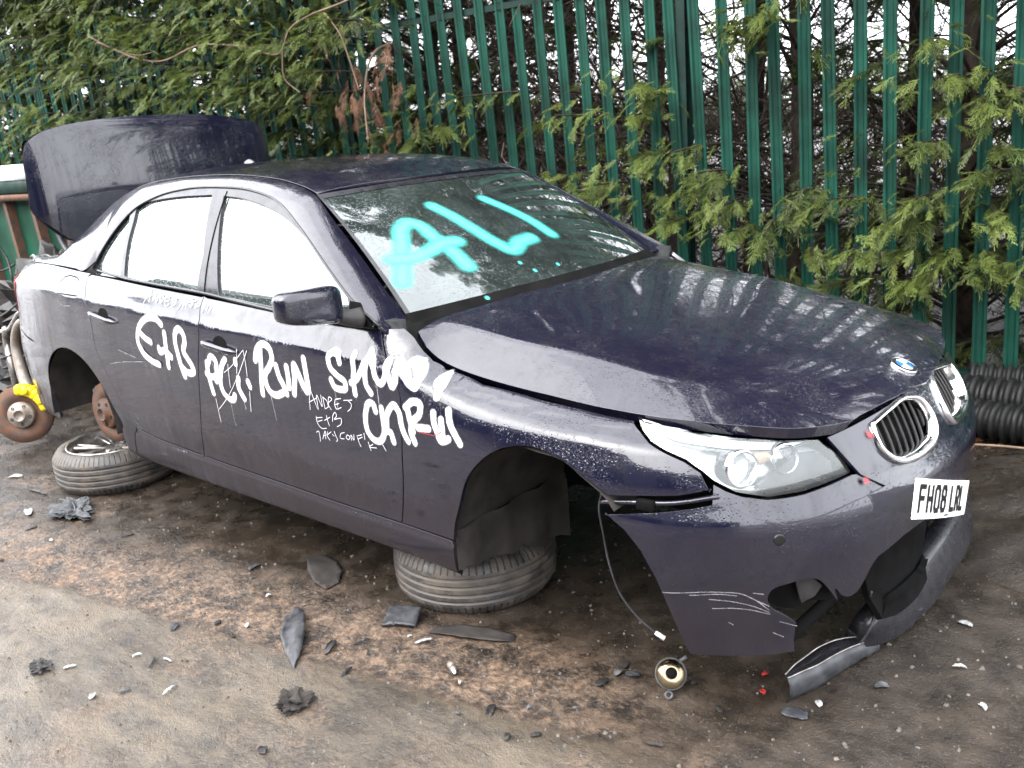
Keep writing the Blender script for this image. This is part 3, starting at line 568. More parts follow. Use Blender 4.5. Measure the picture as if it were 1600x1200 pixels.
TR={'seamF':[(-0.5982,0.9391),(-0.5738,0.9018),(-0.5423,0.8581),(-0.471,0.7631),(-0.4735,0.682),(-0.4841,0.5967),(-0.5213,0.4334),(-0.5615,0.3182)],'seamB':[(-1.6258,0.9988),(-1.6223,0.9457),(-1.6008,0.903),(-1.6324,0.7636),(-1.6603,0.6567),(-1.6961,0.5441),(-1.7774,0.3176)],'seamR':[(-2.6167,1.0349),(-2.6146,0.9962),(-2.5491,0.905),(-2.5281,0.7163),(-2.4595,0.5879),(-2.4027,0.4874),(-2.3417,0.401)],'archF':[(-0.3112,0.3054),(-0.2938,0.3651),(-0.2726,0.4261),(-0.2401,0.4981),(-0.1922,0.5704),(-0.1365,0.6238),(-0.0772,0.6612),(-0.0061,0.6808),(0.0542,0.6827),(0.1172,0.6695),(0.178,0.6445),(0.236,0.616),(0.2714,0.5895)],'fenLow':[(0.2714,0.5895),(0.3579,0.598),(0.4549,0.6047),(0.5361,0.619)],'lampEdgeS':[(0.5361,0.619),(0.5108,0.6646),(0.471,0.6886),(0.4118,0.7106),(0.3729,0.7254),(0.3401,0.7425),(0.3067,0.7606)],'shutS':[(0.2885,0.7623),(0.2137,0.7667),(-0.0039,0.7864),(-0.2126,0.8085),(-0.3664,0.8373),(-0.4144,0.8595),(-0.4499,0.885),(-0.4945,0.922),(-0.5238,0.9496)],'shutH':[(-0.5209,-0.7644),(-0.4722,-0.7808),(-0.4287,-0.7852),(-0.3753,-0.7856),(-0.2206,-0.7841),(-0.0087,-0.778),(0.1973,-0.7622),(0.3748,-0.7306),(0.5241,-0.6715),(0.6378,-0.5861),(0.6942,-0.4815),(0.7224,-0.3582),(0.7336,-0.3106),(0.7574,-0.1927),(0.7771,-0.037),(0.7706,0.167),(0.765,0.2885)],'hoodRear':[(-0.5209,-0.7644),(-0.5228,-0.6513),(-0.4736,-0.4873),(-0.4533,-0.2036)],'lamp':[(0.2233,0.7677),(0.2404,0.7437),(0.2705,0.7223),(0.3139,0.7065),(0.3768,0.6846),(0.4183,0.6579),(0.4439,0.6344),(0.4975,0.6024),(0.5805,0.5788),(0.6917,0.5734),(0.8414,0.5879),(0.8232,0.6252),(0.7959,0.6594),(0.7605,0.6869),(0.6518,0.7034),(0.5271,0.7243),(0.3567,0.7529)],'bumpTop':[(0.0571,0.5319),(0.1391,0.5468),(0.2078,0.5588),(0.2914,0.5724),(0.3728,0.5873),(0.4115,0.5669),(0.4494,0.5474),(0.529,0.5233),(0.6195,0.5261),(0.7263,0.5388),(0.9213,0.5474)],'nose1':[(0.8337,0.5435),(0.7948,0.587),(0.7562,0.6415),(0.7192,0.6911)],'hoodF':[(0.7202,0.6924),(0.8293,0.6936),(0.9311,0.7026),(1.0594,0.71),(1.2332,0.7049)],'bumpBot':[(0.0571,0.5319),(0.1135,0.499),(0.1559,0.4488),(0.1913,0.382),(0.2181,0.3104),(0.2481,0.2259),(0.2761,0.1521),(0.3998,0.1544),(0.493,0.1519),(0.5562,0.1566),(0.5543,0.1907),(0.5597,0.2415),(0.5232,0.2731),(0.4919,0.2967),(0.4798,0.3207),(0.4876,0.344),(0.5375,0.3608),(0.6084,0.3598),(0.6785,0.2816),(0.6995,0.2682),(0.7368,0.2873),(0.7668,0.3171),(0.7889,0.3472),(0.8122,0.3674),(0.8854,0.3894),(0.9853,0.4012)],'foghole':[(0.4846,0.3314),(0.499,0.3555),(0.5458,0.3722),(0.6079,0.3745),(0.6567,0.33),(0.6951,0.2732),(0.6207,0.2791),(0.5582,0.2672),(0.5054,0.2949)],'kidR':[(0.9053,0.6889),(0.8959,0.6625),(0.8969,0.6305),(0.9165,0.6034),(0.963,0.5748),(1.0253,0.5646),(1.1024,0.564),(1.1789,0.578),(1.2092,0.6113),(1.2134,0.6549),(1.1893,0.6926),(1.1232,0.7146),(1.0052,0.7066)],'kidL':[(1.3218,0.7044),(1.4243,0.6977),(1.6098,0.6825),(1.6384,0.651),(1.628,0.6123),(1.5797,0.5742),(1.4649,0.5574),(1.2715,0.5701),(1.2477,0.6192),(1.2605,0.6701)],'sensor':[(0.5064,0.4879)],'emblem':[(0.7124,0.0011)],'winF':[(-1.7073,1.3547),(-1.5874,1.346),(-1.4026,1.317),(-1.2126,1.2676),(-1.0408,1.1984),(-0.9175,1.1406),(-0.8169,1.0789),(-0.7561,1.023),(-0.7552,0.9608),(-0.8993,0.9652),(-1.1973,0.9847),(-1.5238,1.0026),(-1.5923,1.1423)],'winR':[(-1.8017,1.3606),(-2.0782,1.3567),(-2.2764,1.3438),(-2.408,1.324),(-2.3833,1.2663),(-2.3676,1.201),(-2.3379,1.1128),(-2.3104,1.043),(-1.9828,1.0214),(-1.6871,1.0084),(-1.6981,1.1397)],'winQ':[(-2.4633,1.3162),(-2.5423,1.3002),(-2.6015,1.2757),(-2.688,1.2227),(-2.7141,1.1612),(-2.6933,1.0979),(-2.6327,1.042),(-2.3535,1.0385),(-2.3758,1.1301),(-2.4104,1.2267)],'sail':[(-0.7448,1.0158),(-0.7113,1.0332),(-0.5921,0.9523),(-0.6548,0.9518),(-0.7455,0.9574)],'handleR':[(-2.522,0.8809),(-2.2945,0.8516)],'handleF':[(-1.5738,0.8322),(-1.3578,0.811)],'flap':[(-2.8765,0.9527),(-2.8912,0.9979),(-2.8649,1.0216),(-2.8085,1.0297),(-2.7319,1.0245),(-2.6976,1.0119),(-2.6667,0.9486)],'qtrTopTail':[(-3.3541,0.9544),(-3.4174,0.8912),(-3.6292,0.802),(-3.7082,0.7068)],'rbump':[(-3.7078,0.7035),(-3.3364,0.6994),(-3.1303,0.6686),(-3.047,0.6643)],'paint':[(0.023,[(-1.883,0.879),(-1.913,0.896),(-1.979,0.9),(-2.042,0.877),(-2.092,0.833),(-2.108,0.791),(-2.078,0.745),(-2.018,0.717),(-1.952,0.705)]),(0.023,[(-2.081,0.834),(-2.04,0.81),(-1.996,0.797)]),(0.023,[(-1.867,0.845),(-1.872,0.792),(-1.873,0.739),(-1.875,0.705)]),(0.023,[(-1.932,0.776),(-1.931,0.766),(-1.884,0.771),(-1.841,0.749)]),(0.023,[(-1.757,0.678),(-1.771,0.72),(-1.783,0.768),(-1.79,0.813),(-1.776,0.856),(-1.749,0.871),(-1.718,0.854),(-1.714,0.823),(-1.735,0.785),(-1.712,0.755),(-1.688,0.732),(-1.678,0.707),(-1.705,0.696),(-1.745,0.703),(-1.765,0.717)]),(0.021,[(-1.56,0.633),(-1.567,0.675),(-1.57,0.72),(-1.57,0.754)]),(0.021,[(-1.567,0.745),(-1.529,0.783),(-1.507,0.77),(-1.506,0.727),(-1.52,0.687)]),(0.021,[(-1.582,0.709),(-1.544,0.7),(-1.5,0.715)]),(0.021,[(-1.435,0.781),(-1.459,0.76),(-1.479,0.721),(-1.492,0.678),(-1.484,0.647),(-1.452,0.625),(-1.419,0.627),(-1.407,0.644)]),(0.021,[(-1.365,0.785),(-1.366,0.773)]),(0.021,[(-1.36,0.716),(-1.368,0.681),(-1.355,0.654),(-1.344,0.64)]),(0.021,[(-1.298,0.711),(-1.29,0.694)]),(0.021,[(-1.232,0.799),(-1.213,0.841),(-1.174,0.863),(-1.138,0.854),(-1.125,0.821),(-1.149,0.784),(-1.182,0.749),(-1.181,0.717),(-1.165,0.692),(-1.129,0.682),(-1.086,0.696)]),(0.021,[(-1.193,0.843),(-1.199,0.79),(-1.208,0.731),(-1.214,0.676)]),(0.021,[(-1.107,0.792),(-1.098,0.758),(-1.075,0.724),(-1.062,0.696)]),(0.021,[(-1.045,0.795),(-1.042,0.756),(-1.043,0.722)]),(0.021,[(-1.017,0.702),(-1.005,0.755),(-0.999,0.809),(-0.979,0.777),(-0.96,0.741),(-0.943,0.72)]),(0.021,[(-0.94,0.834),(-0.936,0.791),(-0.933,0.752),(-0.931,0.725)]),(0.0185,[(-0.749,0.841),(-0.757,0.864),(-0.786,0.87),(-0.805,0.854),(-0.801,0.823),(-0.764,0.795),(-0.73,0.777),(-0.73,0.757),(-0.755,0.751),(-0.789,0.757),(-0.801,0.778)]),(0.0185,[(-0.685,0.871),(-0.68,0.829),(-0.686,0.782),(-0.683,0.745)]),(0.0185,[(-0.624,0.862),(-0.643,0.827),(-0.673,0.793),(-0.698,0.78)]),(0.0185,[(-0.616,0.884),(-0.619,0.858),(-0.625,0.82),(-0.623,0.78),(-0.604,0.758)]),(0.0185,[(-0.616,0.884),(-0.586,0.844),(-0.575,0.81),(-0.555,0.794),(-0.534,0.815),(-0.53,0.843),(-0.536,0.862)]),(0.0185,[(-0.537,0.857),(-0.515,0.816),(-0.501,0.79),(-0.488,0.81),(-0.495,0.844),(-0.5,0.863)]),(0.0185,[(-0.492,0.856),(-0.455,0.829),(-0.423,0.802),(-0.404,0.798),(-0.406,0.818),(-0.44,0.854)]),(0.0185,[(-0.459,0.861),(-0.438,0.861)]),(0.0185,[(-0.347,0.822),(-0.324,0.801),(-0.32,0.779)]),(0.0185,[(-0.59,0.701),(-0.6,0.724),(-0.621,0.723),(-0.637,0.697),(-0.647,0.66),(-0.641,0.622),(-0.614,0.6),(-0.586,0.602),(-0.561,0.632),(-0.558,0.671),(-0.56,0.715)]),(0.0185,[(-0.545,0.641),(-0.535,0.699),(-0.497,0.733),(-0.479,0.714),(-0.472,0.672),(-0.459,0.64),(-0.448,0.626)]),(0.0185,[(-0.527,0.641),(-0.518,0.611)]),(0.0185,[(-0.447,0.734),(-0.413,0.756),(-0.384,0.751),(-0.385,0.725),(-0.417,0.693),(-0.43,0.66),(-0.417,0.626)]),(0.0185,[(-0.439,0.732),(-0.43,0.694),(-0.421,0.662)]),(0.0185,[(-0.397,0.678),(-0.351,0.682)]),(0.0185,[(-0.328,0.732),(-0.325,0.701),(-0.315,0.679),(-0.301,0.652),(-0.269,0.663)]),(0.0185,[(-0.297,0.716),(-0.293,0.682),(-0.293,0.656)]),(0.0185,[(-0.27,0.745),(-0.259,0.705),(-0.241,0.679),(-0.223,0.656)])],'scratch':[(0.004,[(-1.342,0.829),(-1.364,0.734)]),(0.004,[(-1.304,0.827),(-1.346,0.796),(-1.385,0.765),(-1.452,0.728)]),(0.004,[(-1.3,0.83),(-1.296,0.786),(-1.296,0.732)]),(0.004,[(-1.277,0.829),(-1.354,0.732),(-1.423,0.661),(-1.478,0.615),(-1.541,0.57)]),(0.004,[(-1.417,0.764),(-1.424,0.674)]),(0.004,[(-1.296,0.675),(-1.313,0.594)]),(0.004,[(-1.548,0.612),(-1.548,0.516)]),(0.0038,[(-0.936,0.657),(-0.927,0.706),(-0.918,0.722),(-0.906,0.698),(-0.893,0.667)]),(0.0038,[(-0.936,0.683),(-0.888,0.705)]),(0.0038,[(-0.889,0.664),(-0.886,0.715),(-0.865,0.678),(-0.864,0.718)]),(0.0038,[(-0.854,0.713),(-0.85,0.672)]),(0.0038,[(-0.854,0.713),(-0.834,0.701),(-0.831,0.683),(-0.85,0.672)]),(0.0038,[(-0.829,0.681),(-0.818,0.718),(-0.806,0.713),(-0.829,0.692),(-0.817,0.674)]),(0.0038,[(-0.787,0.714),(-0.794,0.694),(-0.79,0.682),(-0.761,0.689)]),(0.0038,[(-0.787,0.714),(-0.758,0.72)]),(0.0038,[(-0.794,0.694),(-0.77,0.702)]),(0.0038,[(-0.743,0.716),(-0.7,0.723)]),(0.0038,[(-0.721,0.719),(-0.705,0.707),(-0.711,0.694),(-0.729,0.681)]),(0.0038,[(-0.908,0.637),(-0.908,0.614),(-0.889,0.597),(-0.861,0.601)]),(0.0038,[(-0.91,0.631),(-0.875,0.638)]),(0.0038,[(-0.903,0.619),(-0.878,0.627)]),(0.0038,[(-0.849,0.648),(-0.847,0.632),(-0.842,0.613)]),(0.0038,[(-0.864,0.629),(-0.831,0.645)]),(0.0038,[(-0.82,0.632),(-0.813,0.654),(-0.797,0.667),(-0.793,0.657),(-0.809,0.642),(-0.77,0.648),(-0.774,0.632),(-0.8,0.616)]),(0.0038,[(-0.923,0.576),(-0.909,0.583),(-0.907,0.568),(-0.91,0.545)]),(0.0038,[(-0.893,0.557),(-0.871,0.589),(-0.876,0.56)]),(0.0038,[(-0.887,0.569),(-0.872,0.574)]),(0.0038,[(-0.858,0.589),(-0.865,0.575),(-0.853,0.559)]),(0.0038,[(-0.838,0.592),(-0.865,0.575)]),(0.0038,[(-0.833,0.584),(-0.825,0.579)]),(0.0038,[(-0.82,0.597),(-0.815,0.581),(-0.809,0.567),(-0.817,0.561)]),(0.0038,[(-0.765,0.602),(-0.787,0.592),(-0.793,0.578),(-0.771,0.578)]),(0.0038,[(-0.751,0.596),(-0.76,0.584),(-0.749,0.579),(-0.74,0.592),(-0.751,0.596)]),(0.0038,[(-0.733,0.58),(-0.732,0.599),(-0.72,0.582),(-0.716,0.602)]),(0.0038,[(-0.699,0.596),(-0.694,0.578),(-0.688,0.565)]),(0.0038,[(-0.701,0.6),(-0.674,0.609)]),(0.0038,[(-0.697,0.59),(-0.673,0.601)]),(0.0038,[(-0.661,0.617),(-0.661,0.595)]),(0.0038,[(-0.646,0.589),(-0.638,0.561)]),(0.0038,[(-0.623,0.585),(-0.644,0.573),(-0.607,0.575)]),(0.0038,[(-0.574,0.594),(-0.56,0.574)]),(0.0042,[(-2.05,0.951),(-2.031,0.978),(-2.018,1.005),(-2.005,0.957)]),(0.0042,[(-2.037,0.974),(-2.0,0.98)]),(0.0042,[(-1.979,0.962),(-1.975,0.992),(-1.95,0.958),(-1.942,0.994)]),(0.0042,[(-1.915,0.956),(-1.931,0.987),(-1.899,0.976),(-1.915,0.956)]),(0.0042,[(-1.857,0.981),(-1.886,0.98),(-1.875,0.949),(-1.848,0.956)]),(0.0042,[(-1.877,0.966),(-1.855,0.969)]),(0.0042,[(-1.832,0.975),(-1.798,0.979)]),(0.0042,[(-1.805,0.978),(-1.802,0.961),(-1.827,0.948)]),(0.0042,[(-1.777,0.942),(-1.737,0.985),(-1.744,0.949)]),(0.0042,[(-1.723,0.951),(-1.721,0.981),(-1.687,0.984)]),(0.0042,[(-1.719,0.969),(-1.699,0.971)]),(0.0042,[(-1.69,0.974),(-1.664,0.977)]),(0.0042,[(-1.68,0.974),(-1.686,0.954)]),(0.0042,[(-1.647,0.971),(-1.655,0.954),(-1.631,0.963)]),(0.0042,[(-1.593,0.968),(-1.602,0.94)]),(0.0042,[(-1.573,0.968),(-1.578,0.948)]),(0.0042,[(-1.549,0.965),(-1.556,0.943)])],'redmark':[(0.006,[(-0.39,0.665),(-0.353,0.665),(-0.324,0.666),(-0.295,0.681)])],'teal':[(0.05,[(-0.927,0.22),(-0.864,0.341),(-0.772,0.507),(-0.717,0.587),(-0.65,0.618),(-0.61,0.578),(-0.601,0.488),(-0.578,0.368),(-0.575,0.228)]),(0.05,[(-0.896,0.379),(-0.805,0.36),(-0.69,0.382),(-0.571,0.417),(-0.502,0.408)]),(0.05,[(-0.405,0.714),(-0.368,0.619),(-0.332,0.47),(-0.293,0.33),(-0.258,0.269),(-0.139,0.312),(-0.039,0.321)]),(0.05,[(0.016,0.701),(0.079,0.583),(0.128,0.447),(0.139,0.321)]),(0.012,[(-0.292,0.171),(-0.293,0.165)]),(0.012,[(-0.257,0.1),(-0.257,0.094)]),(0.012,[(-0.084,0.101),(-0.085,0.096)]),(0.012,[(-0.622,0.009),(-0.622,0.004)])],'bscr':[(0.0035,[(0.216,0.345),(0.359,0.358),(0.409,0.352),(0.439,0.336),(0.48,0.298)]),(0.0035,[(0.284,0.346),(0.359,0.352),(0.399,0.347)]),(0.0035,[(0.331,0.337),(0.384,0.331),(0.439,0.314),(0.48,0.292)]),(0.0035,[(0.339,0.31),(0.399,0.31),(0.439,0.302),(0.483,0.286)]),(0.0035,[(0.439,0.352),(0.464,0.347)]),(0.0035,[(0.424,0.344),(0.48,0.31)]),(0.0035,[(0.493,0.229),(0.521,0.212)]),(0.0035,[(0.379,0.269),(0.391,0.261)]),(0.0035,[(0.508,0.261),(0.555,0.24)])],'dscr':[(0.005,[(-2.412,0.659),(-2.296,0.679),(-2.085,0.703)]),(0.005,[(-2.305,0.734),(-2.151,0.714)]),(0.005,[(-2.874,0.928),(-2.848,0.908),(-2.722,0.9)])],'red':[(0.9089,0.6866),(0.8111,0.6144)],'brow':[(0.2274,0.7721),(0.2706,0.7519),(0.3274,0.732),(0.4283,0.713),(0.5515,0.6931),(0.6616,0.6833),(0.7452,0.6867),(0.6518,0.7034),(0.5271,0.7243),(0.3567,0.7529)],'proj':[(0.5307,0.6513),(0.6551,0.658),(0.4082,0.6935)]}
# ================================================================ the wrecked saloon car
for s_ in (SIDE,LAMP,FRONT,GLASS,WSCR,HOOD): s_.out=1
RSCR.out=-1
car=tag(empty('damaged_saloon_car',(-1.5,0,0)),'dark navy saloon car without wheels, spray painted, boot lid up and bumper torn','car')
def A(*k): return [tuple(p) for n in k for p in (TR[n] if isinstance(n,str) else [n])]
def rv(l): return list(l)[::-1]
def arc(cx,cz,r,a0,a1,n=24): return [(cx+r*math.cos(math.radians(a0+(a1-a0)*i/n)),cz+r*math.sin(math.radians(a0+(a1-a0)*i/n))) for i in range(n+1)]
smooth=lambda p,n=40: [tuple(q) for q in spl(p,n)]
def zr(k,s): return float(SIDE.zrow(k,np.array(float(s))))
seamF=smooth(TR['seamF'],30);seamB=smooth(TR['seamB'],30);seamR=smooth(TR['seamR'],36)
archF=smooth([(-.318,.312),(-.305,.36),(-.2726,.4261),(-.192,.5704),(-.0772,.6612),(.0329,.6845),(.12,.668),(.2,.632),(.2714,.5895)],60)
archR=smooth([(-2.868+.388*math.cos(math.radians(a)),.33+.355*math.sin(math.radians(a))) for a in range(2,176,6)],50)
def rowpts(k,s0,s1,n,dz=0): return [(s,zr(k,s)+dz) for s in np.linspace(s0,s1,n)]
def feats(s0,s1,rows=(10,11,12),st=.02): return [[(s,zr(k,s)) for s in np.arange(s0,s1,st)] for k in rows]
dent=lambda V:-.010*np.exp(-(((V[:,0]+2.15)/.16)**2+((V[:,1]-.66)/.09)**2))-.006*np.exp(-(((V[:,0]+1.95)/.10)**2+((V[:,1]-.58)/.12)**2))
P_=M['paint']
def ladj(seam,z0):   # carry a seam on downwards to z0
    (x0,a),(x1,b)=seam[-3],seam[-1];t=(z0-b)/(b-a);return (x1+(x1-x0)*t,z0)
for side in (0,1):
    st=.016 if side==0 else .03
    bF=ladj(seamF,.312);bB=ladj(seamB,.316)
    bR=(-2.275,.352)
    # front door
    o=rv(seamF)+[(-.61,.946)]+rowpts(13,-.64,-1.60,20,-.004)+seamB+[bB]+rowpts(5,-1.75,-.60,24,.006)+[bF]
    fd=panel('front_door',SIDE,o,P_,car,step=st,side=side,feats=feats(-1.8,-.45,(9,10,11,12)))
    # rear door
    sr=[p for p in seamR]
    o=rv(seamB)+rowpts(13,-1.64,-2.585,20,-.004)+sr+[bR]+rowpts(5,-2.22,-1.80,12,.006)+[bB]
    rd=panel('rear_door',SIDE,o,P_,car,step=st,side=side,feats=feats(-2.65,-1.55,(9,10,11,12)),disp=dent)
    # sill skirt
    o=[(-2.40,.205),(-2.30,.185)]+[(s,.168) for s in np.linspace(-2.2,-.42,30)]+[(-.335,.175),(-.318,.300)]+rowpts(5,-.33,-2.18,50,.003)+[(-2.28,.348),(-2.342,.362)]
    panel('side_skirt',SIDE,o,P_,car,step=.02 if side==0 else .04,side=side,feats=[[(s,z) for s in np.arange(-2.3,-.34,.012)] for z in (.18,.19,.205,.23,.255,.28)]+feats(-2.3,-.32,(4,5),.012),gap=.001)
    # front wing
    o=[bF]+[(-.318,.312)]+archF+A('fenLow')[1:]+A('lampEdgeS')+A('shutS')[1:-1]+[(-.538,.950),(-.600,.951)]+seamF
    wing=panel('front_wing',SIDE,o,P_,car,step=.013 if side==0 else .03,side=side,feats=feats(-.6,.45,(9,10,11,12,13),.012))
    # rear quarter
    qt=rowpts(13,-2.62,-3.95,40,0)
    tl=[(-3.72,.99),(-3.62,.955),(-3.68,.86),(-3.80,.72)]
    o=rv(sr)+[(-2.60,1.046)]+qt+[(-3.97,1.0),(-3.80,.965)]+tl+[(-3.6,.70),(-3.32,.675)]+rv(archR)[:]+[(-2.485,.29),(-2.470,.215),(-2.405,.205),(-2.345,.362),bR]
    q=panel('rear_quarter',SIDE,o,P_,car,step=.016 if side==0 else .035,side=side,holes=[TR['flap']] if side==0 else [],feats=feats(-3.9,-2.5,(9,10,11,12)))
    if side==0: panel('fuel_flap',SIDE,TR['flap'],P_,q,step=.02,side=side,off=-.0005,gap=.002)
    # tail lamp
    panel('tail_lamp',SIDE,[(-3.80,.965),(-3.72,.99),(-3.62,.955),(-3.68,.86),(-3.80,.72),(-4.0,.72),(-4.15,.80),(-4.15,.93)],M['red'],car,step=.02,side=side,off=.004,gap=.004)
    # rear bumper half
    o=rv(archR)[:0]+[(-3.243,.33),(-3.235,.40),(-3.235,.45),(-3.21,.53),(-3.16,.58),(-3.10,.62),(-3.06,.66),(-3.32,.668),(-3.6,.692),(-3.80,.712),(-4.0,.712),(-4.648,.712),(-4.648,.24),(-3.7,.24),(-3.30,.245),(-3.25,.27)]
    panel('rear_bumper',SIDE,o,P_,car,step=.03,side=side,gap=.0025)
    # back panel between lamps
    panel('tail_panel',SIDE,[(-4.648,.72),(-4.16,.72),(-4.16,.93),(-4.0,1.0),(-4.648,1.0)],P_,car,step=.05,side=side,gap=.001,off=-.01)
    # windows and their frames
    Dxz=[(x,z) for x,z in spl(D_XZ,70)]
    belt=[(x,float(np.interp(x,[-2.66,-2.58,-2.26,-1.62,-1.27,-.97,-.6],[1.052,1.046,1.025,1.0,.974,.952,.947]))+.004) for x in np.linspace(-2.64,-.62,40)]
    holes=[TR['winF'],TR['winR'],TR['winQ']];hs=[]
    for h in holes: hs.append([tuple(p) for p in spl(h,60,closed=True)] if False else h)
    hs=[smooth(TR['winF'][:9],40)+TR['winF'][9:],smooth(TR['winR'][:8],36)+TR['winR'][8:],smooth(TR['winQ'][:7],30)+TR['winQ'][7:]]
    fr=panel('window_frame',GLASS,Dxz[2:]+belt,M['trim'],car,step=.022,side=side,holes=hs,off=.003,depth=.02,gap=.002)
    for n_,h,par in (('door_window',hs[0],fd),('door_window',hs[1],rd),('quarter_window',hs[2],q)):
        panel(n_,GLASS,inset(h,-.006),M['glass'],par,step=.04,side=side,off=-.006,gap=0,flange=False)
    # bright seal along the top of the frames and the belt
    for nm,crv,rr in (('belt_seal',[(x,z+.003) for x,z in belt],.006),('frame_seal',Dxz[1:],.0045)):
        p=GLASS.ev(np.array([c[0] for c in crv]),np.array([c[1] for c in crv]));p[:,1]-=.006
        if side: p[:,1]*=-1
        MB().tube(p+[0,0,GZ],rr,8).obj(nm,M['trim'],fr)
    # pillar division lines on the B post
    for xa,xb in (((-1.625,1.004),(-1.70,1.375)),):
        x=np.linspace(xa[0],xb[0],12);z=np.linspace(xa[1],xb[1],12);p=GLASS.ev(x,z);p[:,1]-=.004
        if side:p[:,1]*=-1
        MB().tube(p+[0,0,GZ],.0028,6).obj('pillar_gap',M['dark'],fr)
    # door handles and the painted shade of their cups
    for (a,b),dr in ((TR['handleF'],fd),(TR['handleR'],rd)):
        cx=(a[0]+b[0])/2;cz=(a[1]+b[1])/2
        cup=[(cx+.008+.046*math.cos(t),cz+.012+.034*math.sin(t)) for t in np.linspace(0,2*math.pi,28,endpoint=False)]
        panel('cup_shade',SIDE,cup,M['dark'],dr,step=.015,side=side,off=.0012,gap=0,flange=False)  # flat dark patch, shade of the hollow put into the colour
        n_=26;mb=MB();ss=np.linspace(a[0]-.012,b[0]+.012,n_);V=[]
        zc=np.linspace(a[1]+.004,b[1]+.004,n_)
        base=SIDE.ev(ss,zc)
        for i in range(n_):
            t=i/(n_-1);e=min(t,1-t)*2;pr=.030*min(1,(e*2.2))**.5;hh=.0125*min(1,.35+e*2.5)
            for k in range(10):
                an=k*2*math.pi/10;V.append((base[i][0],base[i][1]-pr*.55-.012*math.cos(an)*(.4+.6*min(1,e*3)),base[i][2]+hh*math.sin(an)))
        F=[(i*10+j,i*10+(j+1)%10,(i+1)*10+(j+1)%10,(i+1)*10+j) for i in range(n_-1) for j in range(10)]+[tuple(range(10))[::-1],tuple((n_-1)*10+j for j in range(10))]
        V=np.array(V)
        if side: V[:,1]*=-1; F=[f[::-1] for f in F]
        obj('door_handle',V+[0,0,GZ],F,P_,dr)
    # head lamp
    lo=[tuple(p) for p in TR['lamp']]
    lens=panel('head_lamp',LAMP,lo,M['lens'],car,step=.02,side=side,gap=.002,depth=.02,off=.001)
    hous=panel('reflector',LAMP,inset(lo,.004),M['silver'],lens,step=.02,side=side,gap=0,off=-.055,depth=-.052,disp=lambda V:.012*np.sin(V[:,0]*42)*np.sin(V[:,1]*30+1))
    panel('brow_strip',LAMP,TR['brow'],M['white'],lens,step=.02,side=side,gap=.001,off=-.012,depth=.02)
    bl_=LAMP.ev(np.array([q[0] for q in TR['brow'][:7]]),np.array([q[1]-.002 for q in TR['brow'][:7]]))-[.006,-.004,0]
    if side: bl_[:,1]*=-1
    MB().tube(spl(bl_,30)+[0,0,GZ],.0022,6).obj('brow_edge',M['dark'],lens)
    panel('lower_bezel',LAMP,[(.56,.600),(.66,.592),(.80,.600),(.80,.628),(.755,.665),(.70,.672),(.60,.625)],M['greyplastic'],lens,step=.02,side=side,gap=.001,off=-.022,depth=.02)
    for i_,((s0,z0),r0) in enumerate(((TR['proj'][0],.046),(TR['proj'][1],.038))):
        c=LAMP.ev(np.array([s0]),np.array([z0]))[0];n=np.array([.90,-.42,.12]);n/=np.linalg.norm(n);c=c-n*.040
        if side: c[1]*=-1;n[1]*=-1
        c=c+[0,0,GZ]
        MB().lathe([(r0*.93,-.02),(r0*.93,.028),(r0,.034),(r0*1.1,.028),(r0*1.1,-.02)],c,n,40).obj('lamp_ring',M['chrome'],lens)
        MB().lathe([(r0*.95,-.005),(r0*.8,.0),(.001,.016)] if i_==1 else [(r0*.95,-.005),(r0*.7,-.012),(.001,-.02)],c,n,40).obj('lamp_bowl',M['silver'],lens)
    c=LAMP.ev(np.array([.60]),np.array([.665]))[0]-np.array([.04,-.02,0])
    if side:c[1]*=-1
    MB().box(c+[0,0,GZ],(.05,.05,.04),bev=.01).obj('indicator_bulb',M['amber'],lens)
    # wheel arch liners
    mb=MB();
    def arcliner(cx,cz,r,a0,a1,y0,y1,n=26,m=8):
        V=[];F=[]
        for i in range(n+1):
            a=math.radians(a0+(a1-a0)*i/n)
            for j in range(m+1):
                y=y0+(y1-y0)*j/m;rr=r+.004*math.sin(i*1.3)+(.015*math.sin(j/m*math.pi));V.append((cx+rr*math.cos(a),y,cz+rr*math.sin(a)))
        for i in range(n):
            for j in range(m): F.append((i*(m+1)+j,i*(m+1)+j+1,(i+1)*(m+1)+j+1,(i+1)*(m+1)+j))
        return np.array(V),F
    sg=-1 if side==0 else 1
    V,F=arcliner(.03,.33,.345,40,180,.895,.33);V[:,1]*=sg; o1=obj('wheel_arch_liner',V+[0,0,GZ],F,M['liner'],car)
    # flat rear face of the front wheel house, hanging down behind the axle
    mb=MB();nx=14;V=[];F=[]
    for i in range(nx+1):
        for j in range(9):
            y=-(.885-.56*i/nx);zt=.34;zb=.205-.10*(i/nx)**1.0+(.010*math.sin(i*1.7) if i%3 else 0);z=zb+(zt-zb)*j/8;V.append((-.318+.010*math.sin(i*1.4),y,z))
    for i in range(nx):
        for j in range(8):F.append((i*9+j,i*9+j+1,(i+1)*9+j+1,(i+1)*9+j))
    V=np.array(V); V[:,1]*=-sg
    obj('liner_flap',V+[0,0,GZ],F,M['liner'],o1)
    V,F=arcliner(-2.888,.325,.352,-5,185,.90,.45);V[:,1]*=sg; o2=obj('wheel_arch_liner',V+[0,0,GZ],F,M['liner'],car)
    V=[(-2.888,.45*sg,.325)]+[(-2.888+.36*math.cos(a),.45*sg,.325+.36*math.sin(a)) for a in np.linspace(0,2*math.pi,30)]
    obj('inner_wall',np.array(V)+[0,0,GZ],[(0,i,i+1) for i in range(1,30)],M['liner'],o2)
    # roof rail, pillars and quarter top: a strip between the window frames and the roof ditch
    Dl=_ycg([tuple(p) for p in spl(D_XZ,60)])
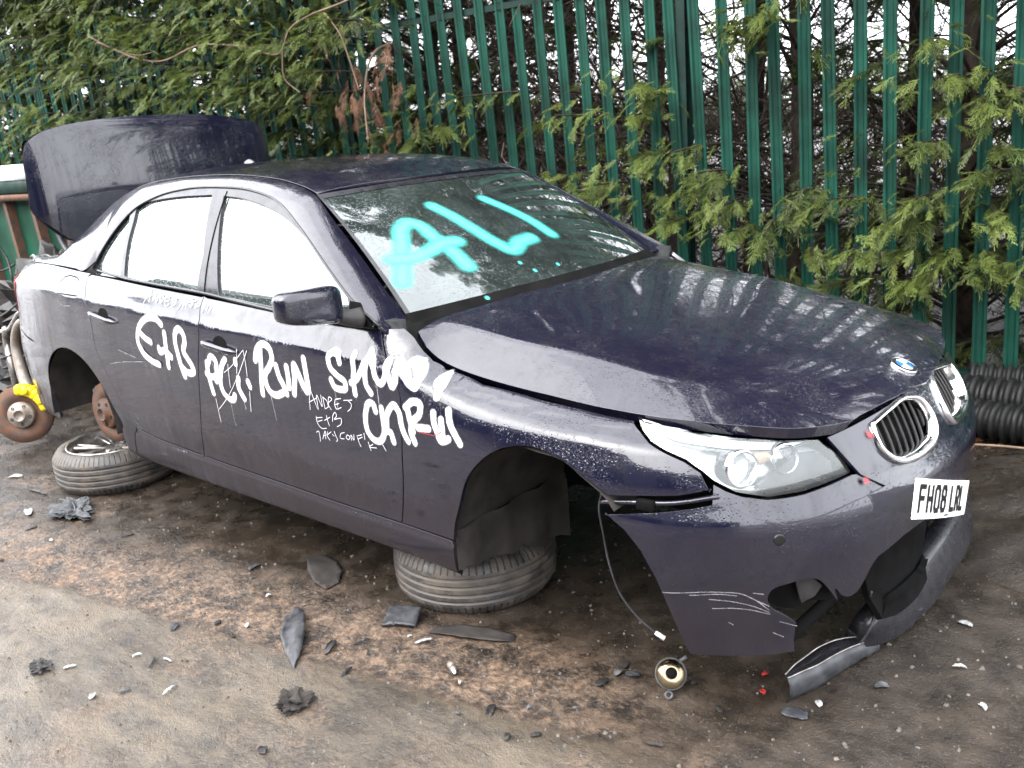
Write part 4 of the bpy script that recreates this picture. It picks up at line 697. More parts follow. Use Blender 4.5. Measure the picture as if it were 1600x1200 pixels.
    ts=np.linspace(-2.68,-3.95,26);tz=np.array([zr(13,s) for s in ts]);Dq=SIDE.ev(ts,tz);Dq[:,1]+=.001
    Lc=np.vstack([Dl,Dq]);Uc=spl(E_PT+[(-3.25,-.690,1.098),(-3.5,-.685,1.088),(-3.75,-.655,1.062),(-3.93,-.60,1.02)],90)
    class Strip:
        out=-1
        def __init__(s,Lc,Uc):
            s.L=spl(Lc[::2] if len(Lc)>60 else Lc,240);s.U=spl(Uc,240)
            # match both curves by x so the rungs stay square
            xl=s.L[:,0];g=np.linspace(0,1,240);ug=[]
            for i,x in enumerate(xl): ug.append(np.interp(-x,-s.U[:,0],g))
            ug=np.array(ug);ug=np.maximum.accumulate(ug);ug=ug+(g-ug)*0
            ug[0]=0;ug[-1]=1;s.ug=ug;s.g=g
        def ev(s,u,v):
            u=np.clip(np.asarray(u,float),0,1);v=np.asarray(v,float);g=s.g
            Lp=np.stack([np.interp(u,g,s.L[:,i]) for i in range(3)],-1);uu=np.interp(u,g,s.ug);Up=np.stack([np.interp(uu,g,s.U[:,i]) for i in range(3)],-1)
            d=Up-Lp;w=np.linalg.norm(d,axis=-1);h=np.minimum(.10*w,.024)
            hz=np.interp(u,[0,.04,1],[.3,1,1])
            n=np.stack([0*w,-d[...,2],d[...,1]],-1);n/=np.linalg.norm(n,axis=-1)[...,None]+1e-9;n*=np.where(n[...,2:3]<0,-1,1)
            return Lp+d*v[...,None]+n*(h*hz*4*v*(1-v))[...,None]
    stp=Strip(Lc,Uc)
    panel('side_frame',stp,[(.002,.02),(.998,.02),(.998,.98),(.002,.98)],P_,car,step=.018,sc_=(3.6,.12),side=side,gap=.0,depth=.012)
def lid_mirror(poly,c=1.2638): return [(2*c-s,z) for s,z in poly]
# roof
class Roof:
    out=-1
    def __init__(s):
        E=np.array(spl(E_PT,200));k=(E[:,0]<-1.19)&(E[:,0]>-2.78);s.E=E[k]
    def ev(s,x,p):
        x=np.asarray(x,float);p=np.asarray(p,float);e=s.E[::-1];y=np.interp(x,e[:,0],-e[:,1]);z=np.interp(x,e[:,0],e[:,2])
        # front and rear header bow
        x2=x+np.where(x>-1.5,(x+1.5)/.3*.09*(1-p*p),0)-np.where(x<-2.6,(-2.6-x)/.15*.02*(1-p*p),0)
        zc=pch([-2.80,-2.6,-2.3,-2.0,-1.7,-1.4,-1.2,-1.1],[1.425,1.450,1.468,1.471,1.462,1.433,1.385,1.366],x2)
        return np.stack([x2,y*p,z+(zc-z)*(1-np.abs(p)**2.3)+.004*(1-p**8)],-1)
ROOF=Roof()
ROOF.out=1
roof=panel('roof',ROOF,[(-2.74,-.985),(-1.205,-.985),(-1.205,.985),(-2.74,.985)],P_,car,step=.03,sc_=(1,.57),gap=.001)
fin=MB();fz=1.470+GZ
V=[];n_=14
for i in range(n_+1):
    t=i/n_;h=.042*math.sin(math.pi*min(1,t*1.02))**.8*(1-.25*t);wd=.024*math.sin(math.pi*min(.999,t+.001))**.5
    for k in range(9):
        a=math.pi*k/8;V.append((-2.42-.13*t,wd*math.cos(a),fz-.012-.004*t*3+h*math.sin(a)))
fin.add(V,[(i*9+k,i*9+k+1,(i+1)*9+k+1,(i+1)*9+k) for i in range(n_) for k in range(8)]);fin.obj('roof_antenna',P_,roof)
# screens
ws=panel('windscreen',WSCR,[(-.985,.02),(.985,.02),(.985,.985),(-.985,.985)],M['screen'],car,step=.04,sc_=(.65,.72),gap=0,off=.0,flange=False)
def band(name,surf,a,b,c,d,mat,par,off): return panel(name,surf,[(a,b),(c,b),(c,d),(a,d)],mat,par,step=.04,sc_=(.65,.72),gap=0,off=off,flange=False)
band('screen_seal',WSCR,-1.0,.955,1.0,1.0,M['trim'],ws,.002)
for a,b in ((-1.0,-.980),(.980,1.0)): band('screen_seal',WSCR,a,.0,b,1.0,M['trim'],ws,.003)
band('cowl_panel',WSCR,-1.0,-.03,1.0,.030,M['dark'],ws,.004)
band('rear_screen',RSCR,-.97,.02,.97,.98,M['rglass'],car,0)
# bonnet
sh=TR['shutH'];half=[(x,y) for x,y in sh if y<-.02]
front=smooth(half,70)
front=[p for p in front]
bon=front+[(.782,0)]+[(x,-y) for x,y in front[::-1]]
rear=smooth([(-.5209,.7644),(-.525,.66),(-.480,.48),(-.452,.22),(-.445,0),(-.452,-.22),(-.480,-.48),(-.525,-.66),(-.5209,-.7644)],50)[1:-1]
ff=[[(x,float(pch(HOOD.XC,HOOD.YC,np.array(x)))*s+d) for x in np.arange(-.5,.72,.015)] for s in (-1,1) for d in (-.03,-.015,0,.015,.03)]
hood=panel('bonnet',HOOD,bon+rear,P_,car,step=.018,gap=.003,off=.004,depth=.03,feats=ff)
# badge
ec=HOOD.ev(np.array([.712]),np.array([0.]))[0];en=np.cross(HOOD.ev(np.array([.714]),np.array([0.]))[0]-ec,[0,1.,0]);en/=np.linalg.norm(en);en=en if en[2]>0 else -en
ec=ec+[0,0,GZ]+en*.006
badge=MB().lathe([(.041,-.004),(.041,.002),(.0395,.0045),(.0375,.005),(.0365,.0042)],ec,en,48).obj('round_badge',M['chrome'],hood)
MB().lathe([(.0366,.0042),(.026,.0052)],ec,en,48).obj('badge_ring',M['black'],badge)
for k in range(4): MB().lathe([(.0262,.0054),(.018,.0062),(.0005,.0068)],ec,en,12,x0=(0,1,0),a0=k*math.pi/2,a1=(k+1)*math.pi/2).obj('badge_quarter',M['blue' if k%2 else 'white'],badge)
# ---- front bumper and nose
C0=1.2638
kR=TR['kidR'];kR=smooth(kR+[kR[0]],60)[:-1]
kL=lid_mirror(kR)
topR=A('bumpTop');noseR=[tuple(p) for p in TR['nose1']];hf=[tuple(p) for p in TR['hoodF']]
nose=[(.9213,.5474),(.868,.5435),(.7948,.587),(.7562,.6415),(.724,.6905)]+smooth([(.724,.6905),(.83,.6965),(.93,.7045),(1.06,.715),(1.16,.722),(C0,.726)],20)
Lt=lid_mirror([(.2,.60),(.36,.603),(.45,.572),(.53,.556),(.62,.552),(.74,.563),(.80,.580),(.77,.637),(.724,.6905)]+nose[5:])[::-1]
_n=TR['bumpBot'];low=[tuple(q) for q in _n[:11]]+[tuple(q) for q in spl(_n[11:19]+[(.668,.318),(.690,.292),(.712,.282)]+_n[20:-2],60)]+[(.9213,.392),(1.0,.398),(C0,.400)]
lowL=lid_mirror([(.2,.60),(.16,.47),(.215,.32),(.26,.16),(.45,.150),(.62,.16),(.70,.24),(.78,.33),(.88,.385),(1.0,.398)])[::-1]
bump_out=[tuple(p) for p in low]+lowL[:1][:0]+[p for p in lowL]+[p for p in Lt[::-1]]
# order: bottom run right->left, then up the left end, back along the top left->right, down to the start
bump_out=[tuple(p) for p in low]+lowL+Lt[::-1][:0]
top_run=lid_mirror([(.2,.60),(.36,.603),(.45,.572),(.53,.556),(.62,.552),(.74,.563),(.80,.580),(.77,.637),(.724,.6905)])+lid_mirror(nose[5:])+nose[4:][::-1]+nose[:4][::-1]+topR[::-1][1:]
bump_out+=top_run[1:]
_b=[bump_out[0]]
for p in bump_out[1:]:
    if math.hypot(p[0]-_b[-1][0],p[1]-_b[-1][1])>.002:_b.append(p)
bump_out=_b
def bdisp(V):
    s,z=V[:,0],V[:,1]
    g=-.012*np.exp(-(((s-.34)/.10)**2+((z-.36)/.05)**2))+.006*np.exp(-(((s-.55)/.08)**2+((z-.46)/.04)**2))
    # pressed line under the grilles and the number plate plinth
    g+=.010*np.exp(-((z-.525)/.010)**2)*((s>.95)&(s<1.58))
    return g
fh=smooth(TR['foghole']+[TR['foghole'][0]],30)[:-1]
bumper=panel('front_bumper',FRONT,bump_out,P_,car,step=.016,holes=[kR,kL,fh] if False else [kR,kL],depth=.010,gap=.0015,disp=bdisp,feats=[[(s,z) for s in np.arange(.9,1.63,.015)] for z in (.50,.515,.525,.535,.55)])
# filler between lamp and bumper
fil=[(.5361,.619),(.5108,.6646)][:0]
fl=[(.345,.575),(.4115,.557),(.4494,.5374),(.529,.5133),(.6195,.5161),(.7263,.5288),(.87,.542),(.81,.588),(.7686,.5935),(.6847,.5875),(.598,.582),(.54,.583),(.488,.585),(.423,.597),(.383,.611),(.351,.627)]
panel('lamp_filler',FRONT,fl,P_,car,step=.02,off=-.006,gap=0,depth=.02)
panel('lamp_filler',FRONT,lid_mirror(fl),P_,car,step=.02,off=-.010,gap=0,depth=.02)
# kidney grilles
def kid(poly,mir):
    ctr=FRONT.ev(np.array([sum(p[0] for p in poly)/len(poly)]),np.array([sum(p[1] for p in poly)/len(poly)]))[0]
    P=FRONT.ev(np.array([p[0] for p in poly]),np.array([p[1] for p in poly]));cm=P.mean(0)
    n=len(P);T=np.roll(P,-1,0)-np.roll(P,1,0);T/=np.linalg.norm(T,axis=1)[:,None];out=np.array([.93,-.28 if not mir else .28,.25]);out/=np.linalg.norm(out)
    V=[];inw=np.cross(T,out);inw*=np.sign((inw*(cm-P)).sum(1))[:,None];zc=cm[2];yc=cm[1]
    for i in range(n):
        # broad bright frame on the inner and lower sides
        k=.5+.5*np.clip(-(P[i][2]-zc)/.08,-1,1)*.7+.5*np.clip((P[i][1]-yc)*(1 if not mir else -1)/.12,-1,1)*.6
        wd=.010+.020*np.clip(k,0,1)
        for (a,b) in ((-.002,.0),(-.001,.010),(.3,.016),(.75,.010),(1,-.004),(1,-.03)):
            V.append(P[i]+inw[i]*(a*wd if a>=0 else a)+out*b)
    m=6;F=[(i*m+j,((i+1)%n)*m+j,((i+1)%n)*m+j+1,i*m+j+1) for i in range(n) for j in range(m-1)]
    if not mir: F=[f[::-1] for f in F]
    g=obj('kidney_grille',np.array(V)+[0,0,GZ],F,M['chrome'],car)
    # slats
    mb=MB();s0=min(p[0] for p in poly);s1=max(p[0] for p in poly)
    for k in range(9):
        s=s0+(s1-s0)*(k+.7)/9.6;zz=[z for z in np.linspace(.55,.74,60) if inpoly([(s,z)],poly)[0]]
        if len(zz)<3: continue
        Q=FRONT.ev(np.array([s]*8),np.linspace(min(zz),max(zz),8))-out*.022
        mb.tube(Q+[0,0,GZ],.0052,6)
    mb.obj('grille_bars',M['plastic'],g)
    Q=FRONT.ev(np.array([p[0] for p in poly]),np.array([p[1] for p in poly]))-out*.05
    Q=np.vstack([Q,Q.mean(0)]);obj('grille_back',Q+[0,0,GZ],[(i,(i+1)%n,n) for i in range(n)],M['dark'],g)
kid(kR,False);kid(kL,True)
# parking sensor, fog lamp pocket
sp=TR['sensor'][0];c=FRONT.ev(np.array([sp[0]]),np.array([sp[1]]))[0]+[0,0,GZ]
e2=FRONT.ev(np.array([sp[0]+.01]),np.array([sp[1]]))[0]+[0,0,GZ]-c;nn=np.cross(e2,[0,0,1.]);nn/=np.linalg.norm(nn)
MB().lathe([(.015,-.004),(.015,.0045),(.012,.005),(.0002,.0045)],c,nn if nn[1]<0 else -nn,24).obj('parking_sensor',M['black'],bumper)
pk=panel('fog_lamp_pocket',FRONT,inset(fh,-.012),M['dark'],bumper,step=.02,off=-.045,gap=0,flange=False)
cc=FRONT.ev(np.array([.585]),np.array([.325]))[0];
panel('pocket_fin',FRONT,[(.56,.36),(.60,.365),(.64,.325),(.62,.300),(.58,.285)],M['plastic'],pk,step=.02,off=-.018,gap=0,depth=.006)
# number plate hanging askew
LT,LB,RB,RT=[np.array(p) for p in ((.895,-.402,.587),(.895,-.424,.482),(.893,.082,.297),(.893,.118,.393))]
LT,LB,RB,RT=[p+[0,0,GZ] for p in (LT,LB,RB,RT)]
def onp(u,v,o=0.):
    p=LB+(RB-LB)*u; q=LT+(RT-LT)*u; r=p+(q-p)*v
    nrm=np.cross(RB-LB,LT-LB);nrm/=np.linalg.norm(nrm); r=r+nrm*o
    return r+np.array([-.012*abs(2*u-1)**2,0,0])
nx=24;V=[onp(i/nx,j/2,.0) for i in range(nx+1) for j in range(3)]+[onp(i/nx,j/2,-.004) for i in range(nx+1) for j in range(3)]
K=3*(nx+1);F=[(i*3+j,(i+1)*3+j,(i+1)*3+j+1,i*3+j+1) for i in range(nx) for j in range(2)]
F+=[tuple(q+K for q in f[::-1]) for f in F]+[(i*3,i*3+K,(i+1)*3+K,(i+1)*3) for i in range(nx)]+[(i*3+2,(i+1)*3+2,(i+1)*3+2+K,i*3+2+K) for i in range(nx)]+[(0,1,2,2+K,1+K,K),tuple(nx*3+q for q in (2,1,0))+tuple(nx*3+q+K for q in (0,1,2))]
plate=obj('number_plate',V,F,M['plate'],bumper,smooth=False)
G_={'F':[[(0,0),(0,1),(1,1)],[(0,.52),(.8,.52)]],'H':[[(0,0),(0,1)],[(1,0),(1,1)],[(0,.5),(1,.5)]],'0':[[(0,.15),(0,.85),(.2,1),(.8,1),(1,.85),(1,.15),(.8,0),(.2,0),(0,.15)]],
 '8':[[(.2,.52),(.02,.66),(.02,.86),(.2,1),(.8,1),(.98,.86),(.98,.66),(.8,.52),(.2,.52),(0,.38),(0,.15),(.2,0),(.8,0),(1,.15),(1,.38),(.8,.52)]],'L':[[(0,1),(0,0),(1,0)]],
 'R':[[(0,0),(0,1),(.75,1),(1,.88),(1,.62),(.75,.48),(0,.48)],[(.6,.48),(1,0)]]}
mb=MB();u=.045;cw=.086;
for ch in 'FH08 LRL':
    if ch==' ': u+=.058; continue
    for stt in G_[ch]:
        pts=[(u+a*(cw-.022)+.011,.21+b*.60) for a,b in stt]
        for (a,b),(c_,d) in zip(pts,pts[1:]):
            A0=onp(a,b,.0012);B0=onp(c_,d,.0012);t=B0-A0;l=np.linalg.norm(t)
            if l<1e-6: continue
            t/=l;nrm=np.cross(RB-LB,LT-LB);nrm/=np.linalg.norm(nrm);s=np.cross(nrm,t)*.0066;A0=A0-t*.005;B0=B0+t*.005
            mb.add([A0-s,B0-s,B0+s,A0+s,A0-s+nrm*.0008,B0-s+nrm*.0008,B0+s+nrm*.0008,A0+s+nrm*.0008],[(0,1,5,4),(1,2,6,5),(2,3,7,6),(3,0,4,7),(4,5,6,7)])
    u+=cw+.024
mb.obj('plate_lettering',M['black'],plate,smooth=False)
mb=MB();
for q in (.47,.485,.50,.515,.53): mb.box(onp(q,.075,.001),(.0012,.006,.0025))
mb.obj('plate_maker_mark',M['black'],plate,smooth=False)
# lower lip, torn loose on the right and drooping to the ground
outc=spl([(.694,-.276,-.045),(.736,-.228,-.045),(.771,-.15,-.038),(.795,-.068,-.03),(.812,.033,-.02),(.822,.247,0.01),(.822,.40,.025),(.79,.585,.04),(.70,.74,.06),(.52,.85,.09),(.30,.885,.12)],80)
inc=spl([(.700,-.262,-.03),(.731,-.258,.045),(.748,-.22,.075),(.762,-.123,.10),(.778,.039,.12),(.790,.224,.145),(.785,.42,.17),(.75,.60,.19),(.66,.73,.21),(.50,.82,.23),(.29,.86,.25)],80)
V=[];m=10
for i in range(80):
    a,b=outc[i],inc[i];rad=np.array([a[0]-.2,a[1]*.6,0]);rad/=np.linalg.norm(rad)
    for j in range(m):
        t=j/(m-1);V.append(a+(b-a)*t+rad*.011*math.sin(math.pi*t)**.8+np.array([0,0,.004*math.sin(i*.5+j)*(i<20)]))
    V.append(b-rad*.05+np.array([0,0,.006]));V.append(b-rad*.06-np.array([0,0,.03]));V.append(a-rad*.06+np.array([0,0,.015]))
mm=m+3;F=[(i*mm+j,i*mm+j+1,(i+1)*mm+j+1,(i+1)*mm+j) for i in range(79) for j in range(mm-1)]
V=np.array(V);V[:,2]=np.maximum(V[:,2],-.072)
obj('lower_lip',V+[0,0,GZ],F,M['trim'],bumper)
MB().tube(spl([outc[0]+[0,0,GZ],(.735,-.272,.115),(.742,-.255,.155),(.729,-.262,.20),(.735,-.27,.235)],20),.004,6).obj('torn_edge',M['greyplastic'],bumper)
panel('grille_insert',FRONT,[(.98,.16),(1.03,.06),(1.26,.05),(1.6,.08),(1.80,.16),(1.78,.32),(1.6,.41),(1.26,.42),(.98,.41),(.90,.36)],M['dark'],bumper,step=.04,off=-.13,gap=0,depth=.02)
# things seen through the missing grille: beam, radiator, ducts
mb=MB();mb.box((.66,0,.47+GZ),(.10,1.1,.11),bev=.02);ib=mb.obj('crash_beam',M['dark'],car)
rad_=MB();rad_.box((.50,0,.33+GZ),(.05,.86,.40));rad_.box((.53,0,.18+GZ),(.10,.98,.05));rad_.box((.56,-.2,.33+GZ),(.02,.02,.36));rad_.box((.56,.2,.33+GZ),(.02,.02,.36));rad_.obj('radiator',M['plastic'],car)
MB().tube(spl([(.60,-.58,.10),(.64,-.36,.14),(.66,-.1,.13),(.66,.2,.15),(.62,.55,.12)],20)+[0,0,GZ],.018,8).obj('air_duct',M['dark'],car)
# inner wing bracket under the front of the wing
MB().tube(spl([(.24,-.875,.560),(.33,-.865,.575),(.43,-.835,.583),(.53,-.775,.60)],16)+[0,0,GZ],[.007]*16,6).obj('bumper_bracket',P_,car)
MB().box((.37,-.862,.575+GZ),(.05,.02,.03),bev=.004).obj('bracket_clip',M['dark'],car)
# hanging wire
wp=spl([(.20,-.80,.575),(.17,-.79,.50),(.165,-.77,.40),(.165,-.75,.30),(.185,-.73,.20),(.225,-.70,.12),(.262,-.675,.075)],40)
wr=MB().tube(wp+[0,0,GZ],.0032,6).obj('hanging_wire',M['greyplastic'],car)
MB().tube([wp[-1]+[0,0,GZ],wp[-1]+[.022,.012,GZ-.018]],[.006,.008],8).obj('wire_plug',M['white'],wr)
# under-bonnet and floor boxes
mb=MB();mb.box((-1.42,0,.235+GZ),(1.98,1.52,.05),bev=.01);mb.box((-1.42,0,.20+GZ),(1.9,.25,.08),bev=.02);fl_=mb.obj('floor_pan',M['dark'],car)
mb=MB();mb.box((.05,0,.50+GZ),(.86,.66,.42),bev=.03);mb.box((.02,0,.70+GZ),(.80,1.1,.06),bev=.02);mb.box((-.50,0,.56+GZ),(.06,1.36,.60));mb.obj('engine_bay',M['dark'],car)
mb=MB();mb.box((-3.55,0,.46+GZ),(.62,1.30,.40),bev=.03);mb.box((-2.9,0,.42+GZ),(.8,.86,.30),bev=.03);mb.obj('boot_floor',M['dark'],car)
mb=MB()
for yy in (-.66,.66): mb.box((-3.6,yy,.88+GZ),(.64,.03,.34))
mb.box((-3.28,0,.88+GZ),(.03,1.3,.40));mb.obj('boot_lining',M['plastic'],car)
for y in (-.72,.72):
    mb=MB()
    for x in (-.55,-2.25): mb.box((x,y,.17+GZ),(.12,.05,.06),bev=.008)
    mb.obj('jacking_block',M['plastic'],car)
# cabin
mb=MB();mb.box((-.76,0,.845+GZ),(.36,1.40,.18),bev=.07);mb.box((-.84,0,.72+GZ),(.1,1.40,.30),bev=.04);mb.box((-.93,-.36,.90+GZ),(.16,.36,.12),bev=.03);dash=mb.obj('dashboard',M['plastic'],car)
st_=MB().lathe([(.185,0),(.198,.012),(.185,.024),(.172,.012)],(-1.08,-.37,.83+GZ),(-.9,0,.42),36,closed=True)
st_.box((-1.07,-.37,.83+GZ),(.05,.34,.05),bev=.01).obj('steering_wheel',M['plastic'],car)
for y in (-.37,.37):
    mb=MB();mb.box((-1.42,y,.50+GZ),(.52,.50,.16),bev=.05)
    a=math.radians(20);R_=[[math.cos(a),0,-math.sin(a)],[0,1,0],[math.sin(a),0,math.cos(a)]]
    mb.box((-1.76,y,.83+GZ),(.14,.48,.60),R=np.array(R_),bev=.05);mb.box((-1.89,y,1.20+GZ),(.09,.26,.16),R=np.array(R_),bev=.03);mb.obj('front_seat',M['seat'],car)
mb=MB();mb.box((-2.45,0,.50+GZ),(.50,1.3,.18),bev=.05);mb.box((-2.72,0,.85+GZ),(.14,1.28,.56),R=np.array(R_),bev=.05);mb.box((-2.98,0,1.06+GZ),(.42,1.24,.03));mb.obj('rear_seat',M['seat'],car)
for side in (-1,1): MB().box((-1.6,side*.80,.66+GZ),(2.1,.04,.62)).obj('door_lining',M['seat'],car)
V=ROOF.ev(*[g.ravel() for g in np.meshgrid(np.linspace(-2.72,-1.22,16),np.linspace(-.97,.97,10),indexing='ij')]);V[:,2]-=.035
obj('headlining',V+[0,0,GZ],[(i*10+j,i*10+j+1,(i+1)*10+j+1,(i+1)*10+j) for i in range(15) for j in range(9)],M['seat'],car)
# ---- mirrors
def superq(c,rx,ry,rz,e=.45,n=28,R=None):
    V=[];F=[];f=lambda v,p:math.copysign(abs(v)**p,v)
    for i in range(n+1):
        a=-math.pi/2+math.pi*i/n
        for j in range(n):
            b=2*math.pi*j/n;V.append((rx*f(math.cos(a),e)*f(math.cos(b),e),ry*f(math.cos(a),e)*f(math.sin(b),e),rz*f(math.sin(a),e)))
    for i in range(n):
        for j in range(n):F.append((i*n+j,i*n+(j+1)%n,(i+1)*n+(j+1)%n,(i+1)*n+j))
    V=np.array(V)
    return V,F
for sg in (-1,):
    V,F=superq(0,.055,.113,.056,.42)
    V[:,0]*=np.where(V[:,0]>0,1-.28*(V[:,1]/.113)**2,.55); V[:,2]*=1-.16*(V[:,1]/.113)*(-1)*.9; V[:,2]+=V[:,1]*-.10
    c=np.array([-.695,-1.037,1.052])
    W=V+c
    if sg==1: W=W*[1,-1,1];F=[f[::-1] for f in F]
    mr=obj('door_mirror',W+[0,0,GZ],F,P_,car)
    p=spl([(-.69,-.945,1.005),(-.675,-.90,.990),(-.665,-.865,.985)],10)
    if sg==1:p=p*[1,-1,1]
    MB().tube(p+[0,0,GZ],np.linspace(.020,.034,10),12).obj('mirror_arm',M['plastic'],mr)
    q=[(-.62,.955),(-.80,.963),(-.815,1.03),(-.70,1.03)]
    panel('mirror_base',GLASS,[(-.618,.952),(-.70,.952),(-.735,.985),(-.735,1.025),(-.705,1.024)],M['dark'],mr,step=.02,off=.014,gap=0,depth=.02,side=0 if sg==-1 else 1)
    V,F=superq(0,.004,.100,.046,.5,16);W=V+c-[.036,0,0]
    W[:,2]+=V[:,1]*-.10
    if sg==1: W=W*[1,-1,1];F=[f[::-1] for f in F]
    obj('mirror_glass',W+[0,0,GZ],F,M['silver'],mr)
# ---- raised boot lid
class Lid:
    out=1
    def ev(s,y,z):
        y=np.asarray(y,float);z=np.asarray(z,float)
        a=np.abs(y)/.74;tz=(z-1.44)/.33
        x=-3.30-.045*np.clip(tz,0,1.3)**1.5*0+.02*(1-tz**2)-.030*a**2.2
        e=np.clip((np.abs(y)-.625)/.11,0,1.2);x=x-.055*e**2
        e2=np.clip((z-1.70)/.07,0,1.3);x=x-.030*e2**2-.05*np.clip(z-1.3,0,1)
        return np.stack([x,y,z],-1)
LIDS=Lid()
hl=[(0,1.765),(-.20,1.762),(-.38,1.748),(-.53,1.727),(-.64,1.695),(-.70,1.65),(-.722,1.59),(-.728,1.50),(-.735,1.40),(-.738,1.32),(-.72,1.285),(-.66,1.215),(-.60,1.158),(-.5,1.13),(-.25,1.12),(0,1.118)]
hlp=smooth(hl[:11],50)+smooth(hl[10:],20)[1:]
lo_=hlp+[(-y,z) for y,z in hlp[::-1]][1:-1]
lid=panel('boot_lid',LIDS,lo_,P_,car,step=.02,gap=0,depth=.062)
# rear face of the lid (now pointing back) and inner skin
V=[];F=[];cols=40
for i in range(cols+1):
    y=-.70+1.40*i/cols;zt=1.745-.075*abs(y/.72)**3.2
    for j,(dx,dz) in enumerate(((-.05,0.0),(-.08,-.012),(-.105,-.05),(-.115,-.12),(-.11,-.20),(-.08,-.22))): V.append((-3.33+dx,y,zt+dz-.01))
F=[(i*6+j,(i+1)*6+j,(i+1)*6+j+1,i*6+j+1) for i in range(cols) for j in range(5)]
obj('lid_tail_face',np.array(V)+[0,0,GZ],F,P_,lid)
sk=np.array([(-3.385,y,z) for y,z in lo_]);sk=np.vstack([sk,[(-3.385,0,1.45)]]);nl=len(lo_)
obj('lid_inner_skin',sk+[0,0,GZ],[(i,(i+1)%nl,nl) for i in range(nl)],M['plastic'],lid)
for y in (-.62,.62): MB().tube(spl([(-3.42,y,1.30),(-3.40,y,1.18),(-3.30,y,1.06),(-3.22,y,.99)],14)+[0,0,GZ],.016,8).obj('lid_hinge',M['greyplastic'],lid)
# ---- rear brake
def brake(parent,c,ax,r=.155,cal=None,calmat=None,label=None,rustm='rust',hubm='rust'):
    c=np.array(c,float);ax=np.array(ax,float);ax/=np.linalg.norm(ax)
    d=MB().lathe([(.075,-.012),(r,-.012),(r,.010),(.075,.010)],c,ax,48,closed=True).obj('brake_disc',M[rustm],parent)
    h=MB().lathe([(.075,-.01),(.078,.030),(.070,.040),(.038,.042),(.036,.060),(.030,.062),(.028,.045),(.001,.044)],c,ax,40)
    u=np.cross(ax,[0,0,1.]);u/=np.linalg.norm(u);v=np.cross(ax,u)
    h.obj('hub',M[hubm],parent)
    for k in range(5):
        a=k*2*math.pi/5+.4;q=c+ax*.040+(u*math.cos(a)+v*math.sin(a))*.056;MB().lathe([(.009,0),(.009,.003),(.006,.003),(.006,-.002),(.001,-.002)],q,ax,12).obj('bolt_hole',M['dark'],parent)
    return u,v
bk=empty('rear_brake',(0,0,0),car)
u,v=brake(bk,(-2.88,-.76,.315+GZ),(.12,-1,.05))
mb=MB();cb=np.array([-3.02,-.72,.33+GZ]);mb.box(cb,(.09,.09,.20),bev=.02);mb.obj('brake_caliper',M['alloy'],bk)
mb=MB();mb.tube(spl([(-2.9,-.5,.33),(-2.75,-.62,.24),(-2.66,-.74,.19)],10)+[0,0,GZ],.035,8);mb.obj('suspension_arm',M['rust'],bk)
mb=MB();mb.tube(np.array([(-2.88,-.45,.32),(-2.88,-.74,.315)])+[0,0,GZ],.04,10);mb.obj('stub_axle',M['rust'],bk)
bk2=empty('rear_brake',(0,0,0),car)
brake(bk2,(-2.88,.76,.315+GZ),(.12,1,.05))
# ---- paint marks
def clampz(L_): return [(w_,[(s,min(z,zr(12,s)-.003) if s>-.62 else z) for s,z in pts]) for w_,pts in L_]
TR['paint']=clampz(TR['paint'])
k0_=0
for n_,lb in ((5,'white sprayed letters on the rear door'),(7,'white sprayed letters below the front door handle'),(6,'white sprayed word RUN on the front door'),(9,'white sprayed word across the front door and wing'),(9,'lower white sprayed letters across the front door and wing')):
    ribbon_group('sprayed_word',SIDE,TR['paint'][k0_:k0_+n_],M['spray'],car,off=.0016,label=lb,wscale=1.62);k0_+=n_
k0_=0
for n_,lb in ((7,'thin crossed scratches over the sprayed letters'),(11,'thin handwritten name under the sprayed word RUN'),(6,'thin handwritten E+B'),(17,'thin handwritten line below E+B'),(99,'faint handwriting under the rear window')):
    ss_=TR['scratch'][k0_:k0_+n_]
    if ss_: ribbon_group('scratched_words',SIDE,ss_,M['scratch'],car,off=.0034,label=lb)
    k0_+=n_
rr_=np.random.default_rng(5)
runs=[]
for w_,pts in TR['paint']:
    for _ in range(2):
        s,z=pts[rr_.integers(0,len(pts))];ln=rr_.uniform(.03,.11)
        if s<-.55 and rr_.random()<.6: runs.append((rr_.uniform(.003,.008),[(s+rr_.uniform(-.01,.01),z-.01),(s+.004,z-.01-ln*.5),(s+.006,z-.01-ln)]))
for q_ in runs[:36]: ribbon_group('paint_run',SIDE,[q_],M['runs'],car,off=.0011)
ribbon_group('red_mark',SIDE,TR['redmark'],M['redspray'],car,off=.0036)
for k_,st_ in enumerate(TR['teal']): ribbon_group('turquoise_stroke',WSCR,[st_],M['teal'],ws,off=.002+.0003*k_,aspect=(.65,.72),wscale=1.75)
for st_ in TR['bscr']: ribbon_group('scuff',FRONT,[st_],M['scuff'],bumper,off=.0105)
for st_ in TR['dscr']: ribbon_group('scuff',SIDE,[st_],M['scuff'],car,off=.002)
r1=TR['red'];ribbon_group('red_dot',FRONT,[(.030,[(r1[0][0]-.030,r1[0][1]-.020),(r1[0][0]-.022,r1[0][1]-.022)])],M['redspray'],bumper,off=.003)
ribbon_group('red_dot',FRONT,[(.026,[(.80,.572),(.806,.570)])],M['redspray'],bumper,off=.004)
